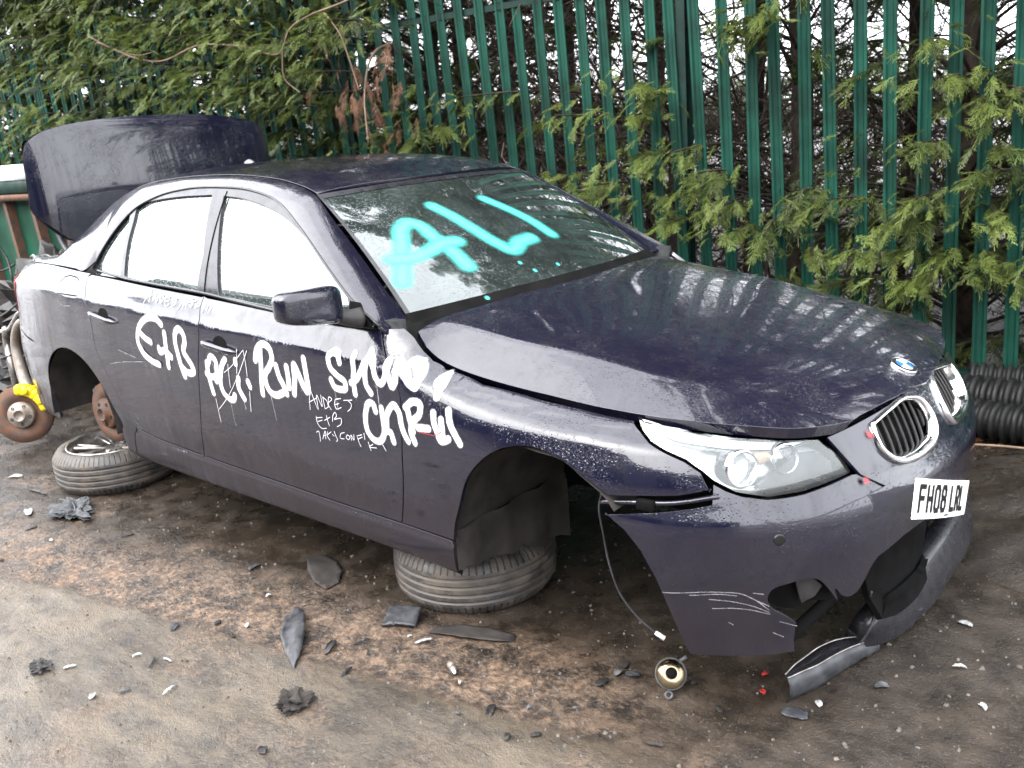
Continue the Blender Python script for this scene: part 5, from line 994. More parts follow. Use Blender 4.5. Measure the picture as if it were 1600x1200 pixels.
# ================================================================ ground
def vnoise(x,y,s,seed=0):
    r=np.random.default_rng(seed);T=r.random((64,64));x=np.asarray(x)/s;y=np.asarray(y)/s;i=np.floor(x).astype(int);j=np.floor(y).astype(int);u=x-i;v=y-j;u=u*u*(3-2*u);v=v*v*(3-2*v)
    g=lambda a,b:T[a%64,b%64];return (g(i,j)*(1-u)+g(i+1,j)*u)*(1-v)+(g(i,j+1)*(1-u)+g(i+1,j+1)*u)*v-.5
def ghei(x,y):
    near=np.exp(-((np.asarray(x)+1.2)/6)**2-((np.asarray(y)+.3)/4)**2)
    e=(y+1.072-.204*x+.05*vnoise(x,y,.25,5)+.03*vnoise(x,y,.07,8))
    h=.018*vnoise(x,y,.55,1)+.010*vnoise(x,y,.16,2)+.006*vnoise(x,y,.05,3)-.010/(1+np.exp(-e/.012))+.006
    d=y-(2.6+.14*x);bank=np.clip((d-.8)/6,0,1);bank=bank*bank*(3-2*bank)*1.3
    return h*near-.004+bank+np.where(d>0,.06*vnoise(x,y,1.1,6),0)
xs=np.concatenate([[-400,-150,-60,-30,-20,-14],np.arange(-10,-4.6,.12),np.arange(-4.6,1.6,.026),np.arange(1.6,4,.12),[6,10,20,60,150,400]])
ys=np.concatenate([[-400,-150,-60,-20,-8,-4],np.arange(-2.7,1.0,.026),np.arange(1.0,4,.09),np.arange(4.2,12,.4),[15,25,60,150,400]])
X,Y=np.meshgrid(xs,ys,indexing='ij');Z=ghei(X,Y);ny=len(ys)
I=np.arange((len(xs)-1)*ny).reshape(len(xs)-1,ny)[:,:-1].ravel()
Fg=np.stack([I,I+ny,I+ny+1,I+1],1)
struct(obj('ground',np.stack([X,Y,Z],-1).reshape(-1,3),Fg,M['ground'],loc=(0,0,0)))
def G0(x,y): return float(ghei(np.array(float(x)),np.array(float(y))))
# loose grit, stone chips and leaf crumbs nobody could count
def scatter(name,n,reg,size,mat,flat=.5,dens=None):
    r=RNG;P=np.stack([r.uniform(reg[0],reg[1],n),r.uniform(reg[2],reg[3],n)],1)
    if dens is not None: P=P[dens(P[:,0],P[:,1])>r.random(len(P))]
    n=len(P);s=size*(.4+r.random(n)**3*1.6);a=r.random(n)*6.28
    base=np.array([(-1,-1,0),(1,-.8,0),(.8,1,0),(-1,.7,0),(-.5,-.5,1),(.6,-.4,.8),(.3,.6,1),(-.5,.4,.7)])*[.5,.5,1]
    c,q=np.cos(a),np.sin(a);V=np.repeat(base[None],n,0)*(.7+.6*r.random((n,8,1)))
    el=.5+r.random(n);x=(V[...,0]*c[:,None]*el[:,None]-V[...,1]*q[:,None]);y=(V[...,0]*q[:,None]*el[:,None]+V[...,1]*c[:,None])
    V=np.stack([x*s[:,None]+P[:,0:1],y*s[:,None]+P[:,1:2],V[...,2]*s[:,None]*flat+ghei(P[:,0],P[:,1])[:,None]-.001],-1).reshape(-1,3)
    f=np.array([(0,1,5,4),(1,2,6,5),(2,3,7,6),(3,0,4,7),(4,5,6,7)]);F=(np.arange(n)[:,None,None]*8+f[None]).reshape(-1,4)
    return struct(obj(name,V,F,mat,smooth=False,loc=(0,0,0)),'stuff')
struct(scatter('grit',9000,(-4.6,1.6,-2.4,1.9),.0065,M['stone'],.6),'stuff','fine stone grit and crumbs scattered over the wet yard','grit')
struct(scatter('pale_crumbs',1500,(-4.6,1.4,-2.2,1.0),.006,M['grey'],.4,lambda x,y:.25+.75*(np.abs(y+1.0-.2*x)<.4)),'stuff','pale grey crumbs of plastic and glass scattered on the ground','crumbs')
struct(scatter('leaf_litter',5200,(-4,3,1.0,3.2),.024,M['deadleaf'],.25),'stuff','brown leaf litter along the foot of the fence','leaf litter')
# ================================================================ fence
FA,FB=2.6,.14
fn=empty('palisade_fence',(-4.2,2.6-.14*4.2,0));tag(fn,'tall green steel palisade fence with conifer sprays poking through it','fence')
fdir=np.array([1,FB,0])/math.hypot(1,FB);fnor=np.array([-fdir[1],fdir[0],0])
lean=np.array([-.0316,.0125,1.0])
def pale_mesh():
    w=.036;prof=[(-w,.006),(-w*.97,-.004),(-.021,-.007),(-.011,.006),(0,.009),(.011,.006),(.021,-.007),(w*.97,-.004),(w,.006),(w*.97,-.001),(.021,-.004),(.010,.009),(0,.012),(-.010,.009),(-.021,-.004),(-w*.97,-.001)]
    V=[];Hs=[.06,1.0,2.0,2.88]
    for h in Hs: V+=[(a,b,h) for a,b in prof]
    V+=[(a*.45,b+.01,3.0) for a,b in prof]
    n=len(prof);F=[(i*n+j,i*n+(j+1)%n,(i+1)*n+(j+1)%n,(i+1)*n+j) for i in range(len(Hs)) for j in range(n)]
    F.append(tuple(len(Hs)*n+j for j in range(n)));return V,F
V,F=pale_mesh();base=obj('pale',V,F,M['pale'],fn,loc=(0,0,0),smooth=False)
# bring local verts back to be around the pale's own foot
me=base.data
off_=Vector(wloc(fn))
for v in me.vertices: v.co=v.co+off_
rz=math.atan2(fdir[1],fdir[0])
k0=-1.39;npal=97
for i in range(npal):
    x=-11.9+i*.1535*1.0*1.0+((k0+11.9)%.1535)
    o=base if i==0 else base.copy()
    if i: COL.objects.link(o); o.parent=fn
    xx=x;yy=FA+FB*x
    o.location=Vector((xx,yy,random.uniform(-.01,.01)))-off_
    o.rotation_euler=(random.gauss(0,.004)-.0125,-.0316+random.gauss(0,.006),rz+random.gauss(0,.05))
for z in (.09,2.435):
    mb=MB();a=np.array([-12.2,FA-FB*12.2,z+0])+fnor*.03;b=np.array([3.2,FA+FB*3.2,z])+fnor*.03
    up=np.array([0,0,1.]);c1=[-.0,.0]
    for (p,q) in (((0,0),(.006,.045)),((0,.0),(.045,.005))):
        A=[a+fnor*p[0],a+fnor*q[0],a+fnor*q[0]-up*q[1],a+fnor*p[0]-up*q[1]];B=[v+(b-a) for v in A]
        mb.add(A+B,[(0,1,5,4),(1,2,6,5),(2,3,7,6),(3,0,4,7),(0,3,2,1),(4,5,6,7)])
    mb.obj('rail',M['rail'],fn,smooth=False)
for x in (-9.72,-6.97,-4.22,-1.47,1.28):
    c=np.array([x+.055,FA+FB*(x+.055),1.3])+fnor*.09;R_=np.array([[fdir[0],fnor[0],0],[fdir[1],fnor[1],0],[0,0,1]])
    MB().box(c-fnor*.045,(.055,.008,2.7),R=R_).box(c+fnor*.045,(.055,.008,2.7),R=R_).box(c,(.007,.086,2.68),R=R_).obj('post',M['rail'],fn,smooth=False)
# ================================================================ conifers behind the fence
def frond(rs):
    """feathery flat spray of scale leaves: curved rib, forward-swept branchlets, each with short side shoots"""
    Q=[];L_=.21*rs.uniform(.8,1.2);bend=rs.uniform(-.25,.25);dr=rs.uniform(.15,.55)
    def strip(a,b,w0,w1,up):
        d=b-a;s=np.cross(d,up);s/=np.linalg.norm(s)+1e-9;Q.append([a-s*w0,b-s*w1,b+s*w1,a+s*w0])
    P=lambda t:np.array([L_*t*math.cos(bend*t),L_*t*math.sin(bend*t),-dr*L_*t*t])
    for k in range(4): strip(P(k/4),P((k+1)/4),.0020,.0018,np.array([0,0,1.]))
    t=.06;sg=1
    while t<.98:
        sg=-sg
        if rs.uniform(0,1)>.10:
            ll=L_*(.50*(1-.80*t))*min(1,.35+t*2.2)*rs.uniform(.55,1.15);an=bend*t+math.radians(rs.uniform(24,40))*sg;a=P(t);up=np.array([rs.uniform(-.5,.5),rs.uniform(-.5,.5),1.])
            d=np.array([math.cos(an),math.sin(an),-dr*t-rs.uniform(-.1,.35)]);m=a+d*ll*.55;d2=d+np.array([.25,0,-.25]);b=m+d2*ll*.45
            strip(a,m,.0021,.0026,up);strip(m,b,.0026,.0013,up)
            n_=max(1,int(ll/.013))
            for q in range(1,n_+1):
                tt=q/(n_+.8);s2=1 if q%2 else -1;c=a+d*ll*tt;an2=an+s2*math.radians(rs.uniform(22,38));l2=ll*.36*(1.15-tt*.7)*rs.uniform(.6,1.2)+.004
                strip(c,c+np.array([math.cos(an2),math.sin(an2),-rs.uniform(0,.6)])*l2,.0022,.0018,up)
        t+=.042
    return Q
class _R:
    def uniform(s,a,b): return float(RNG.uniform(a,b))
FR=[frond(_R()) for _ in range(9)];mq=int(np.median([len(f) for f in FR]));FR=np.array([(f+f[-1:]*mq)[:mq] for f in FR])      # (7,mq,4,3)
def rotm(yaw,pitch,roll):
    cy,sy,cp,sp,cr,sr=np.cos(yaw),np.sin(yaw),np.cos(pitch),np.sin(pitch),np.cos(roll),np.sin(roll)
    R=np.empty((len(yaw),3,3));R[:,0,0]=cy*cp;R[:,0,1]=cy*sp*sr-sy*cr;R[:,0,2]=cy*sp*cr+sy*sr
    R[:,1,0]=sy*cp;R[:,1,1]=sy*sp*sr+cy*cr;R[:,1,2]=sy*sp*cr-cy*sr;R[:,2,0]=-sp;R[:,2,1]=cp*sr;R[:,2,2]=cp*cr;return R
def crown(name,S,parent,mat=None):
    """S: list of (x,y,z,yaw,pitch,roll,scale,tone)"""
    S=np.array(S);n=len(S);R=rotm(S[:,3],S[:,4],S[:,5]);v=RNG.integers(0,len(FR),n)
    V=np.einsum('nij,nqkj->nqki',R,FR[v]*S[:,6][:,None,None,None])+S[:,None,None,0:3]
    V=V.reshape(-1,3);F=np.arange(len(V)).reshape(-1,4)
    o=obj(name,V,F,mat or M['leaf'],parent,smooth=False)
    t=np.repeat(S[:,7],mq)+RNG.normal(0,.16,n*mq);a=o.data.attributes.new('tone','FLOAT','FACE');a.data.foreach_set('value',np.clip(t,0,1).astype(np.float32))
    return o
def branch_sprays(S,p0,p1,n=14,sag=.12,tone=.4,sc_=1.0,start=.35,spread=1.0):
    p0=np.array(p0);p1=np.array(p1);d=p1-p0;l=np.linalg.norm(d[:2])+1e-6;yaw=math.atan2(d[1],d[0])
    pts=[]
    for i in range(n):
        t=start+(1-start)*(i+.5)/n;q=p0+d*t+np.array([0,0,sag*math.sin(math.pi*t)])
        side=(-1)**i;ya=yaw+side*RNG.uniform(.25,.95)*spread*(1.15-t*.75);
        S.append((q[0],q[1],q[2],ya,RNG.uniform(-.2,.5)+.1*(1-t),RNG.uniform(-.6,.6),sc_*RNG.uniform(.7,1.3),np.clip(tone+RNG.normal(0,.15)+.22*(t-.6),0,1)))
    S.append((*p1,yaw+RNG.normal(0,.2),.15,RNG.uniform(-.4,.4),sc_*1.15,tone+.15))
def trunk_mesh(name,x,y,h,r,parent,branches):
    mb=MB();z=np.linspace(-.1,h,14);P=np.stack([x+.03*np.sin(z*1.7+x),y+.03*np.cos(z*1.3+x),z],1);mb.tube(P,r*(1-.85*z.clip(0)/h)+.008,9)
    mb.obj(name,M['bark'],parent)
    mb=MB()
    for a,b,s in branches:
        a=np.array(a);b=np.array(b);t=np.linspace(0,1,7)[:,None];Q=a+(b-a)*t;Q[:,2]+=s*np.sin(np.pi*t[:,0]);mb.tube(Q,np.linspace(.014,.004,7),4,cap=False)
    if branches: mb.obj('limbs',M['bark'],parent)
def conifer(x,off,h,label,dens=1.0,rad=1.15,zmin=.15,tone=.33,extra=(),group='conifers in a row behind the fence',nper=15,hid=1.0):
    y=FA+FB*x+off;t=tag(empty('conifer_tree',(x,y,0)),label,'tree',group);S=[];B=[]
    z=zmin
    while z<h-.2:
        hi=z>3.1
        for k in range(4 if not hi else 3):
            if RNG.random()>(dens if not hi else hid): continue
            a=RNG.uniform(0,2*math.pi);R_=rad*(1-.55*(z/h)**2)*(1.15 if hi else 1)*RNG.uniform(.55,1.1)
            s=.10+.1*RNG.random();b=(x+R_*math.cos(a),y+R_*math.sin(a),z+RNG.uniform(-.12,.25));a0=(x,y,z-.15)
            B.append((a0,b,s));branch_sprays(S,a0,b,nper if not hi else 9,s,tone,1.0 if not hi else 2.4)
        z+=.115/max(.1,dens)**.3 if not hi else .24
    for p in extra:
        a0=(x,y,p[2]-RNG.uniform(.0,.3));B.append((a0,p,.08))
        tn=min(.98,tone+RNG.uniform(.22,.58))  # front boughs lighter than the inner crown: shade depth put into leaf tone
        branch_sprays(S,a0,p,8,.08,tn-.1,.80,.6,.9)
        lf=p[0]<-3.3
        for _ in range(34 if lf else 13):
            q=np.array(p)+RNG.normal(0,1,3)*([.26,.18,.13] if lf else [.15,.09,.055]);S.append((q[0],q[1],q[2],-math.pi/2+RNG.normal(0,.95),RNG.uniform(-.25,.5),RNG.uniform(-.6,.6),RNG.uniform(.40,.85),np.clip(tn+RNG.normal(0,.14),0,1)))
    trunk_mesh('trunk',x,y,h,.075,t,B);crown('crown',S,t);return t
RC=[[-1.39,2.18,1.39],[-1.32,2.2,1.16],[-1.12,2.22,1.04],[-.97,2.24,.92],[-.46,2.32,1.09],[-.31,2.34,.81],[-.52,2.31,.77],[-.66,2.29,.58],[-.15,2.36,.95],[0,2.38,1.08],[.02,2.38,1.37],[.15,2.4,1.68],[.3,2.42,1.54],[.4,2.44,1.32],[.46,2.44,.71],[.36,2.43,.78],[.39,2.43,.97],[-.95,2.25,2.03],[-.81,2.27,2.11],[-1.54,2.16,1.81],[-2.01,2.1,1.3],[-1.88,2.12,1.22],[-2.13,2.08,1.67],[.03,2.38,1.87],[-1.59,2.16,1.63],[-3.05,1.95,1.66],[-2.86,1.98,1.85],[-3.35,1.91,1.59],[-3.64,1.87,1.65],[-1.56,2.16,1.36],[-1.19,2.21,1.27],[-.01,2.38,.64],[-.08,2.37,.77],[-.6,2.3,1.03],[-1.41,2.18,.97]]
LC=[[-6.33,1.01,2.48],[-6.93,.93,2.44],[-5.67,1.11,2.36],[-5.06,1.19,2.25],[-4.67,1.25,2.03],[-4.42,1.28,1.92],[-5.22,1.17,2.5],[-4.04,1.33,2.1],[-3.68,1.39,2.35],[-4.94,1.21,2.14],[-6.59,.98,2.31],[-7.28,.88,2.1],[-6.26,1.02,1.91],[-6.75,.96,2.89],[-4.48,1.27,2.5],[-3.43,1.42,2.4],[-5.5,1.13,2.1],[-7.22,.89,2.74],[-5.72,1.1,2.7],[-4.12,1.32,2.32],[-6.11,1.05,2.61],[-4.82,1.23,2.58],[-3.94,1.35,1.96],[-6.82,.94,1.95],[-7.5,.85,1.83]]
TX=[-53,-52,-9.6,-8.3,-7.1,-6.0,-4.9,-3.95,-1.92,-50,-51,-1.01,.0,.95,1.9]
near=lambda p:min(range(len(TX)),key=lambda i:abs(TX[i]-p[0]))
EX={i:[p for p in RC+LC if near(p)==i] for i in range(len(TX))}
TS=[(-13.2,1.1,7.5,'conifer farthest to the left behind the fence',1.0,1.5,.2,.22),
 (-11.2,1.0,7.5,'second farthest conifer to the left, behind the skip',1.0,1.5,.2,.22),
 (-9.6,1.0,7.5,'conifer behind the far left end of the fence',1.0,1.25,.2,.24),
 (-8.3,.8,7.2,'second conifer from the left, thick and dark behind the narrow far pales',1.0,1.2,.2,.22),
 (-7.1,.8,7.5,'conifer above the green skip, its boughs hanging over the fence',1.0,1.3,.2,.24),
 (-6.0,.7,7.8,'conifer over the left corner of the raised boot lid',1.0,1.3,.2,.24),
 (-4.9,.7,7.4,'conifer with bright green fans hanging over the middle of the boot lid',1.0,1.3,.2,.26),
 (-3.95,.75,7.0,'conifer with a browned bough right of the boot lid',.60,1.1,.9,.22),
 (-1.92,.85,6.6,'thin conifer with a dark trunk behind the far windscreen corner',.20,1.0,.5,.34),
 (-3.1,1.3,9.0,'tall conifer with a long bare lower trunk behind the twiggy trees',0,1.4,3.0,.30),
 (-2.45,1.5,9.0,'tallest conifer with a bare lower trunk, left of the thin dark one',0,1.4,3.0,.30),
 (-1.01,.75,7.8,'conifer poking light sprays through the fence over the rear of the bonnet',.42,1.05,.2,.24),
 (.0,.75,7.0,'conifer behind the pales above the front of the bonnet',.74,1.15,.15,.24),
 (.95,.8,7.2,'dense conifer behind the fence at the right edge of the view',.85,1.2,.15,.25),
 (1.9,.9,7.2,'conifer beyond the right edge, standing past the coiled pipe',.7,1.2,.15,.34)]
for i,(x,o_,h,lab,dn,rad,zm,tone) in enumerate(TS): conifer(x,o_,h,lab,dn,rad,zm,tone,EX[i],nper=22 if x<-3.5 else 15)
for x,o_,h,lab in ((-15,3.4,8.0,'tall conifer of the rear row, behind the farthest left trees'),(-12.2,3.0,8.4,'tall conifer of the rear row, behind the skip'),(-9.8,3.2,8.0,'tall conifer of the rear row, left of the boot lid'),(-7.6,3.0,8.2,'tall conifer of the rear row, behind the boot lid'),(-5.6,3.1,8.0,'tall conifer of the rear row, right of the boot lid')):
    conifer(x,o_,h,lab,1.0,1.7,.9,.16,(),'conifers of the rear row',15)
# browned dead bough
S=[]
for _ in range(46):
    q=np.array([-3.35,1.55,1.95])+RNG.normal(0,1,3)*[.20,.12,.17];S.append((*q,RNG.uniform(-3,0),RNG.uniform(.5,1.3),RNG.uniform(-.6,.6),RNG.uniform(.5,.9),.5))
db=tag(empty('dead_bough',(-3.4,1.75,1.9)),'rust brown dead bough hanging on the fence right of the boot lid','bough');crown('dead_foliage',S,db,M['deadleaf'])
MB().tube(spl([(-3.7,2.2,2.3),(-3.5,1.8,2.2),(-3.3,1.5,1.9),(-3.2,1.4,1.6)],14),np.linspace(.012,.004,14),6).obj('stem',M['vine'],db)
# long dry stems
st1=tag(empty('dry_climber',(-4.3,1.25,2.3)),'long pale dry stem looping in front of the conifer boughs','climbing stem')
for pts,r in (([(-6.04,1,2.62),(-5.72,1.05,2.47),(-5.19,1.12,2.33),(-4.73,1.19,2.39),(-4.26,1.25,2.33),(-3.88,1.31,2.26),(-3.8,1.32,2.37),(-3.6,1.35,2.44),(-3.36,1.38,2.47),(-3.22,1.4,2.49),(-3.0,1.5,2.6)],.0065),([(-3.88,1.31,2.26),(-3.90,1.31,2.08),(-3.76,1.32,1.97)],.005),([(-3.45,1.37,2.44),(-3.34,1.38,2.31),(-3.28,1.39,2.14),(-3.23,1.4,1.94)],.005),([(-5.9,1.0,2.55),(-5.5,1.1,2.41),(-5.2,1.1,2.40)],.004)):
    MB().tube(spl(pts,50),r,6).obj('stem',M['vine'],st1)
# bare, twiggy growth seen against the sky between the conifers
def tubes(polys,r0,r1,ns=3):
    P=np.array(polys);n,m,_=P.shape;T=np.gradient(P,axis=1);T/=np.linalg.norm(T,axis=2,keepdims=True)+1e-9
    u=np.cross(T,[.3,.2,1.0]);u/=np.linalg.norm(u,axis=2,keepdims=True)+1e-9;v=np.cross(T,u);a=np.arange(ns)*2*np.pi/ns
    r=np.linspace(1,0,m)[None,:,None,None]*(np.asarray(r0)-r1).reshape(-1,1,1,1)+r1
    V=P[:,:,None]+r*(np.cos(a)[None,None,:,None]*u[:,:,None]+np.sin(a)[None,None,:,None]*v[:,:,None])
    idx=np.arange(n*m*ns).reshape(n,m,ns);A=idx[:,:-1];B=idx[:,1:];F=np.stack([A,np.roll(A,-1,2),np.roll(B,-1,2),B],-1).reshape(-1,4);return V.reshape(-1,3),F
def twigs(n,cx,cy,cz,sx,sy,sz,l=(.25,.9),r=.004,droop=.25):
    out=[]
    p=np.stack([RNG.uniform(cx-sx,cx+sx,n),RNG.uniform(cy-sy,cy+sy,n),RNG.uniform(cz-sz,cz+sz,n)],1);a=RNG.uniform(0,6.28,n);el=RNG.uniform(-.9,.9,n);ln=RNG.uniform(l[0],l[1],n)
    d=np.stack([np.cos(a)*np.cos(el),np.sin(a)*np.cos(el)*.6,np.sin(el)],1);m=7;cur=p.copy();P=[cur.copy()]
    for i in range(m-1):
        d=d+RNG.normal(0,.28,(n,3))+[0,0,-droop*.5];d/=np.linalg.norm(d,axis=1)[:,None];cur=cur+d*(ln/(m-1))[:,None];P.append(cur.copy())
    return np.stack(P,1),RNG.uniform(.5,1.5,n)*r
def bare(x,off,h,label,n,sx,zc,sz):
    y=FA+FB*x+off;t=tag(empty('bare_tree',(x,y,0)),label,'tree','bare trees behind the fence')
    mb=MB();z=np.linspace(-.1,h,16);mb.tube(np.stack([x+.08*np.sin(z*1.1+x),y+.06*np.cos(z),z],1),.055*(1-.8*z.clip(0)/h)+.006,8).obj('trunk',M['bark'],t)
    P1,r1=twigs(n//7,x,y,zc,.25,.2,sz,(.8,1.7),.009,.05);V1,F1=tubes(P1,r1,.002,4);P2,r2=twigs(n,x,y,zc,sx,.45,sz,(.2,.75),.0032,.25);V2,F2=tubes(P2,r2,.001)
    obj('branches',V1,F1,M['twig'],t);obj('twigs',V2,F2,M['twig'],t)
bare(-3.25,.9,6.0,'bare twiggy tree behind the pales above the car roof',2300,.7,1.9,1.7)
bare(-2.5,1.0,6.5,'bare twiggy tree against the white sky above the windscreen',2100,.65,2.0,1.8)
bare(-1.5,1.2,6.0,'bare twiggy tree with sparse stems beside the dark thin trunk',1500,.6,2.0,1.8)
bare(-.55,1.3,6.0,'bare twiggy tree hidden among the conifers above the bonnet',900,.6,1.6,1.5)
P1,r1=twigs(7200,-2.2,5.2,.95,5.5,1.4,.85,(.3,1.0),.006,.1);V,F=tubes(P1,r1,.0015)
struct(obj('undergrowth',V,F,M['twig'],loc=(0,0,0)),'stuff','tangled bare undergrowth on the bank behind the fence','undergrowth')
# far belt of trees
S=[]
for _ in range(2600):
    x=RNG.uniform(-34,9);z=RNG.uniform(.2,1.7 if -13<x<-1.5 else 4.6)*RNG.uniform(.5,1);S.append((x,12+RNG.uniform(-.8,1.8)-.2*x,z+1.2,RNG.uniform(0,6.28),RNG.uniform(-.3,.6),RNG.uniform(-.5,.5),RNG.uniform(3.0,5.0),.15+.2*RNG.random()))
o=crown('far_thicket',S,None);o['kind']='stuff';o['label']='dark far thicket beyond the bank';o['category']='thicket'
# ================================================================ yard building behind the photographer
sh_=tag(empty('storage_shed',(-3,-13,0)),'long grey clad shed with a dark pitched roof facing the car across the yard','shed')
MB().box((-3,-16,2.6),(34,6,5.2)).obj('cladding',M['wall'],sh_,smooth=False)
MB().add([(-20.4,-12.7,5.2),(14.4,-12.7,5.2),(14.4,-16,7.0),(-20.4,-16,7.0),(-20.4,-19.3,5.2),(14.4,-19.3,5.2),(-20.4,-12.7,5.1),(14.4,-12.7,5.1),(14.4,-19.3,5.1),(-20.4,-19.3,5.1)],[(0,1,2,3),(3,2,5,4),(6,9,8,7),(0,6,7,1),(4,5,8,9),(0,3,4,9,6),(1,7,8,5,2)]).obj('roof',M['roofing'],sh_,smooth=False)
for (gx,gw,gy,hh,pk) in ((-34,16,-15,6.4,9.6),(-52,18,-17,7.0,10.5)):
    MB().add([(gx-gw/2,gy,0),(gx+gw/2,gy,0),(gx+gw/2,gy-14,0),(gx-gw/2,gy-14,0),(gx-gw/2,gy,hh),(gx+gw/2,gy,hh),(gx+gw/2,gy-14,hh),(gx-gw/2,gy-14,hh),(gx,gy,pk),(gx,gy-14,pk)],[(0,1,5,8,4),(1,2,6,5),(2,3,7,9,6),(3,0,4,7),(5,6,9,8),(4,8,9,7)]).obj('gabled_wing',M['wall'],sh_,smooth=False)
for x in (-14,-8,-2,4,10): MB().box((x,-12.97,1.7),(3.4,.06,3.2),bev=.02).obj('roller_door',M['rail'],sh_,smooth=False)
# ================================================================ loose wheels under the sills
def tyre_mat():
    m,t,p=nmat('ribbed tyre rubber');c=coords(t,'Object');s=N(t,'SeparateXYZ');L(t,c,s.inputs[0])
    an=mth(t,'ARCTAN2',s.outputs[1],s.outputs[0]);w=mth(t,'SINE',mth(t,'MULTIPLY',an,74))
    zz=mth(t,'ABSOLUTE',mth(t,'SUBTRACT',s.outputs[2],.1075));msk=ramp(t,zz,.060,.066)
    rr=mth(t,'SQRT',mth(t,'ADD',mth(t,'MULTIPLY',s.outputs[0],s.outputs[0]),mth(t,'MULTIPLY',s.outputs[1],s.outputs[1])));msk=mth(t,'MULTIPLY',msk,ramp(t,rr,.262,.275))
    h=mth(t,'MULTIPLY',ramp(t,w,-.95,-.7),1.0);h=mth(t,'MULTIPLY',mth(t,'SUBTRACT',h,1.0),msk)
    P=gpos(t);f=noise(t,P,14,6,.65);f2=noise(t,P,90,4)
    base=mixc(t,ramp(t,f,.35,.68),(.026,.024,.023),(.085,.070,.056));base=mixc(t,ramp(t,f2,.55,.8,0,.5),base,(.13,.11,.09))
    L(t,mixc(t,mth(t,'MULTIPLY',mth(t,'MULTIPLY',h,-1),.75),base,(.008,.008,.008)),p.inputs['Base Color']);L(t,ramp(t,f,.3,.7,.38,.75),p.inputs['Roughness'])
    b=bump(t,p,h,1.0,.006);b2=N(t,'Bump');b2.inputs['Strength'].default_value=.4;b2.inputs['Distance'].default_value=.003;L(t,f2,b2.inputs['Height']);L(t,b,b2.inputs['Normal']);L(t,b2.outputs[0],p.inputs['Normal']);return m
M['tyre']=tyre_mat()
def loose_wheel(x,y,r,label,spokes,face_up=True,tilt=(0,0),rot=0):
    w=tag(empty('loose_wheel',(x,y,G0(x,y)-.004)),label,'wheel','loose wheels the car rests on')
    prof=[];W=.215
    # outer profile from upper bead, over the shoulder, down the tread, lower shoulder, lower bead, back inside
    pr=[(.218,.200),(.232,.212),(.255,.214),(.275,.205),(.288,.190),(r-.008,.176)]
    zz=np.linspace(.170,.045,46)
    for z in zz:
        g=0
        for gc in (.150,.122,.093,.065):
            if abs(z-gc)<.0038: g=.009
        pr.append((r-.004*((z-.1075)/.0625)**2-g,z))
    pr+=[(r-.008,.039),(.288,.025),(.275,.010),(.255,.001),(.232,.003),(.218,.015),(.225,.030),(.27,.05),(.28,.1075),(.27,.165),(.225,.185)]
    k=r/.305
    MB().lathe([(a*k if a<r-.02 else a,b) for a,b in pr],(0,0,0),n=120,closed=True)
    mb=MB().lathe([(a*k if a<r-.02 else a,b) for a,b in pr],(x,y,w.location.z),n=120,closed=True);t=mb.obj('tyre',M['tyre'],w)
    # barrel and lips
    rk=.222*k
    rim=MB().lathe([(rk+.012,.205),(rk+.010,.215),(rk+.001,.214),(rk-.004,.203),(rk-.012,.19),(rk-.020,.12),(rk-.012,.03),(rk-.003,.012),(rk+.008,.008),(rk+.010,.014),(rk-.0,.03),(rk-.006,.11),(rk+.0,.19)],(x,y,w.location.z),n=72,closed=True).obj('rim',M['alloy'],w)
    if spokes:
        mb=MB()
        for i in range(spokes):
            for dd in (-.12,.12):
                a=rot+i*2*math.pi/spokes+dd;q0=np.array([x+.05*math.cos(a-dd*.4),y+.05*math.sin(a-dd*.4),w.location.z+.168]);q1=np.array([x+(rk-.016)*math.cos(a),y+(rk-.016)*math.sin(a),w.location.z+.186])
                d=q1-q0;l=np.linalg.norm(d);d/=l;s=np.cross([0,0,1.],d);mb.box((q0+q1)/2,(l,.020,.020),R=np.stack([d,s,np.cross(d,s)],1),bev=.005)
        mb.obj('spokes',M['alloy'],rim)
        MB().lathe([(.001,.165),(.028,.165),(.034,.172),(.06,.178),(.072,.170),(.074,.14),(.001,.14)],(x,y,w.location.z),n=32).obj('wheel_centre',M['alloy'],rim)
    else:
        MB().lathe([(rk-.02,.10),(.10,.085),(.075,.07),(.03,.07),(.03,.04)],(x,y,w.location.z),n=40).obj('wheel_back',M['dark'],rim)
    return w
loose_wheel(-.635,-.495,.303,'muddy tyre lying flat under the front end of the sill',0)
loose_wheel(-3.03,-.715,.31,'loose wheel with alloy spokes lying flat under the rear wheel arch',7,rot=.3)
# ================================================================ scrap beside the car tail
ba=tag(empty('brake_assembly',(-4.05,-.80,0)),'rusty brake disc with a bright yellow caliper standing left of the car tail','brake')
hc=np.array([-4.03,-.79,.215]);ax=np.array([.72,-.68,.12]);ax/=np.linalg.norm(ax)
u,v=brake(ba,hc,ax,.172,hubm='hubsteel')
mb=MB();nrm=ax
for k in range(7):
    a=math.radians(-(96+k*11.5));
    for rr in (.150,):
        q=hc+nrm*.012+(u*-math.cos(a)*-1*1+v*math.sin(a))*0+ (u*math.cos(a)+v*math.sin(a))*rr
        mb.box(q,(.062,.050,.085),R=np.stack([u*math.cos(a)+v*math.sin(a),-u*math.sin(a)+v*math.cos(a),nrm],1),bev=.012)
cal=mb.obj('caliper',M['yellow'],ba)
for a in (-112,-150):
    a=math.radians(a);q=hc+nrm*.052+(u*math.cos(a)+v*math.sin(a))*.150;MB().lathe([(.020,0),(.020,.012),(.012,.016),(.001,.016)],q,nrm,16).obj('caliper_cap',M['yellow'],cal)
sa=tag(empty('suspension_leg',(-4.45,-.62,0)),'grey suspension arm and strut standing behind the yellow brake caliper','suspension leg')
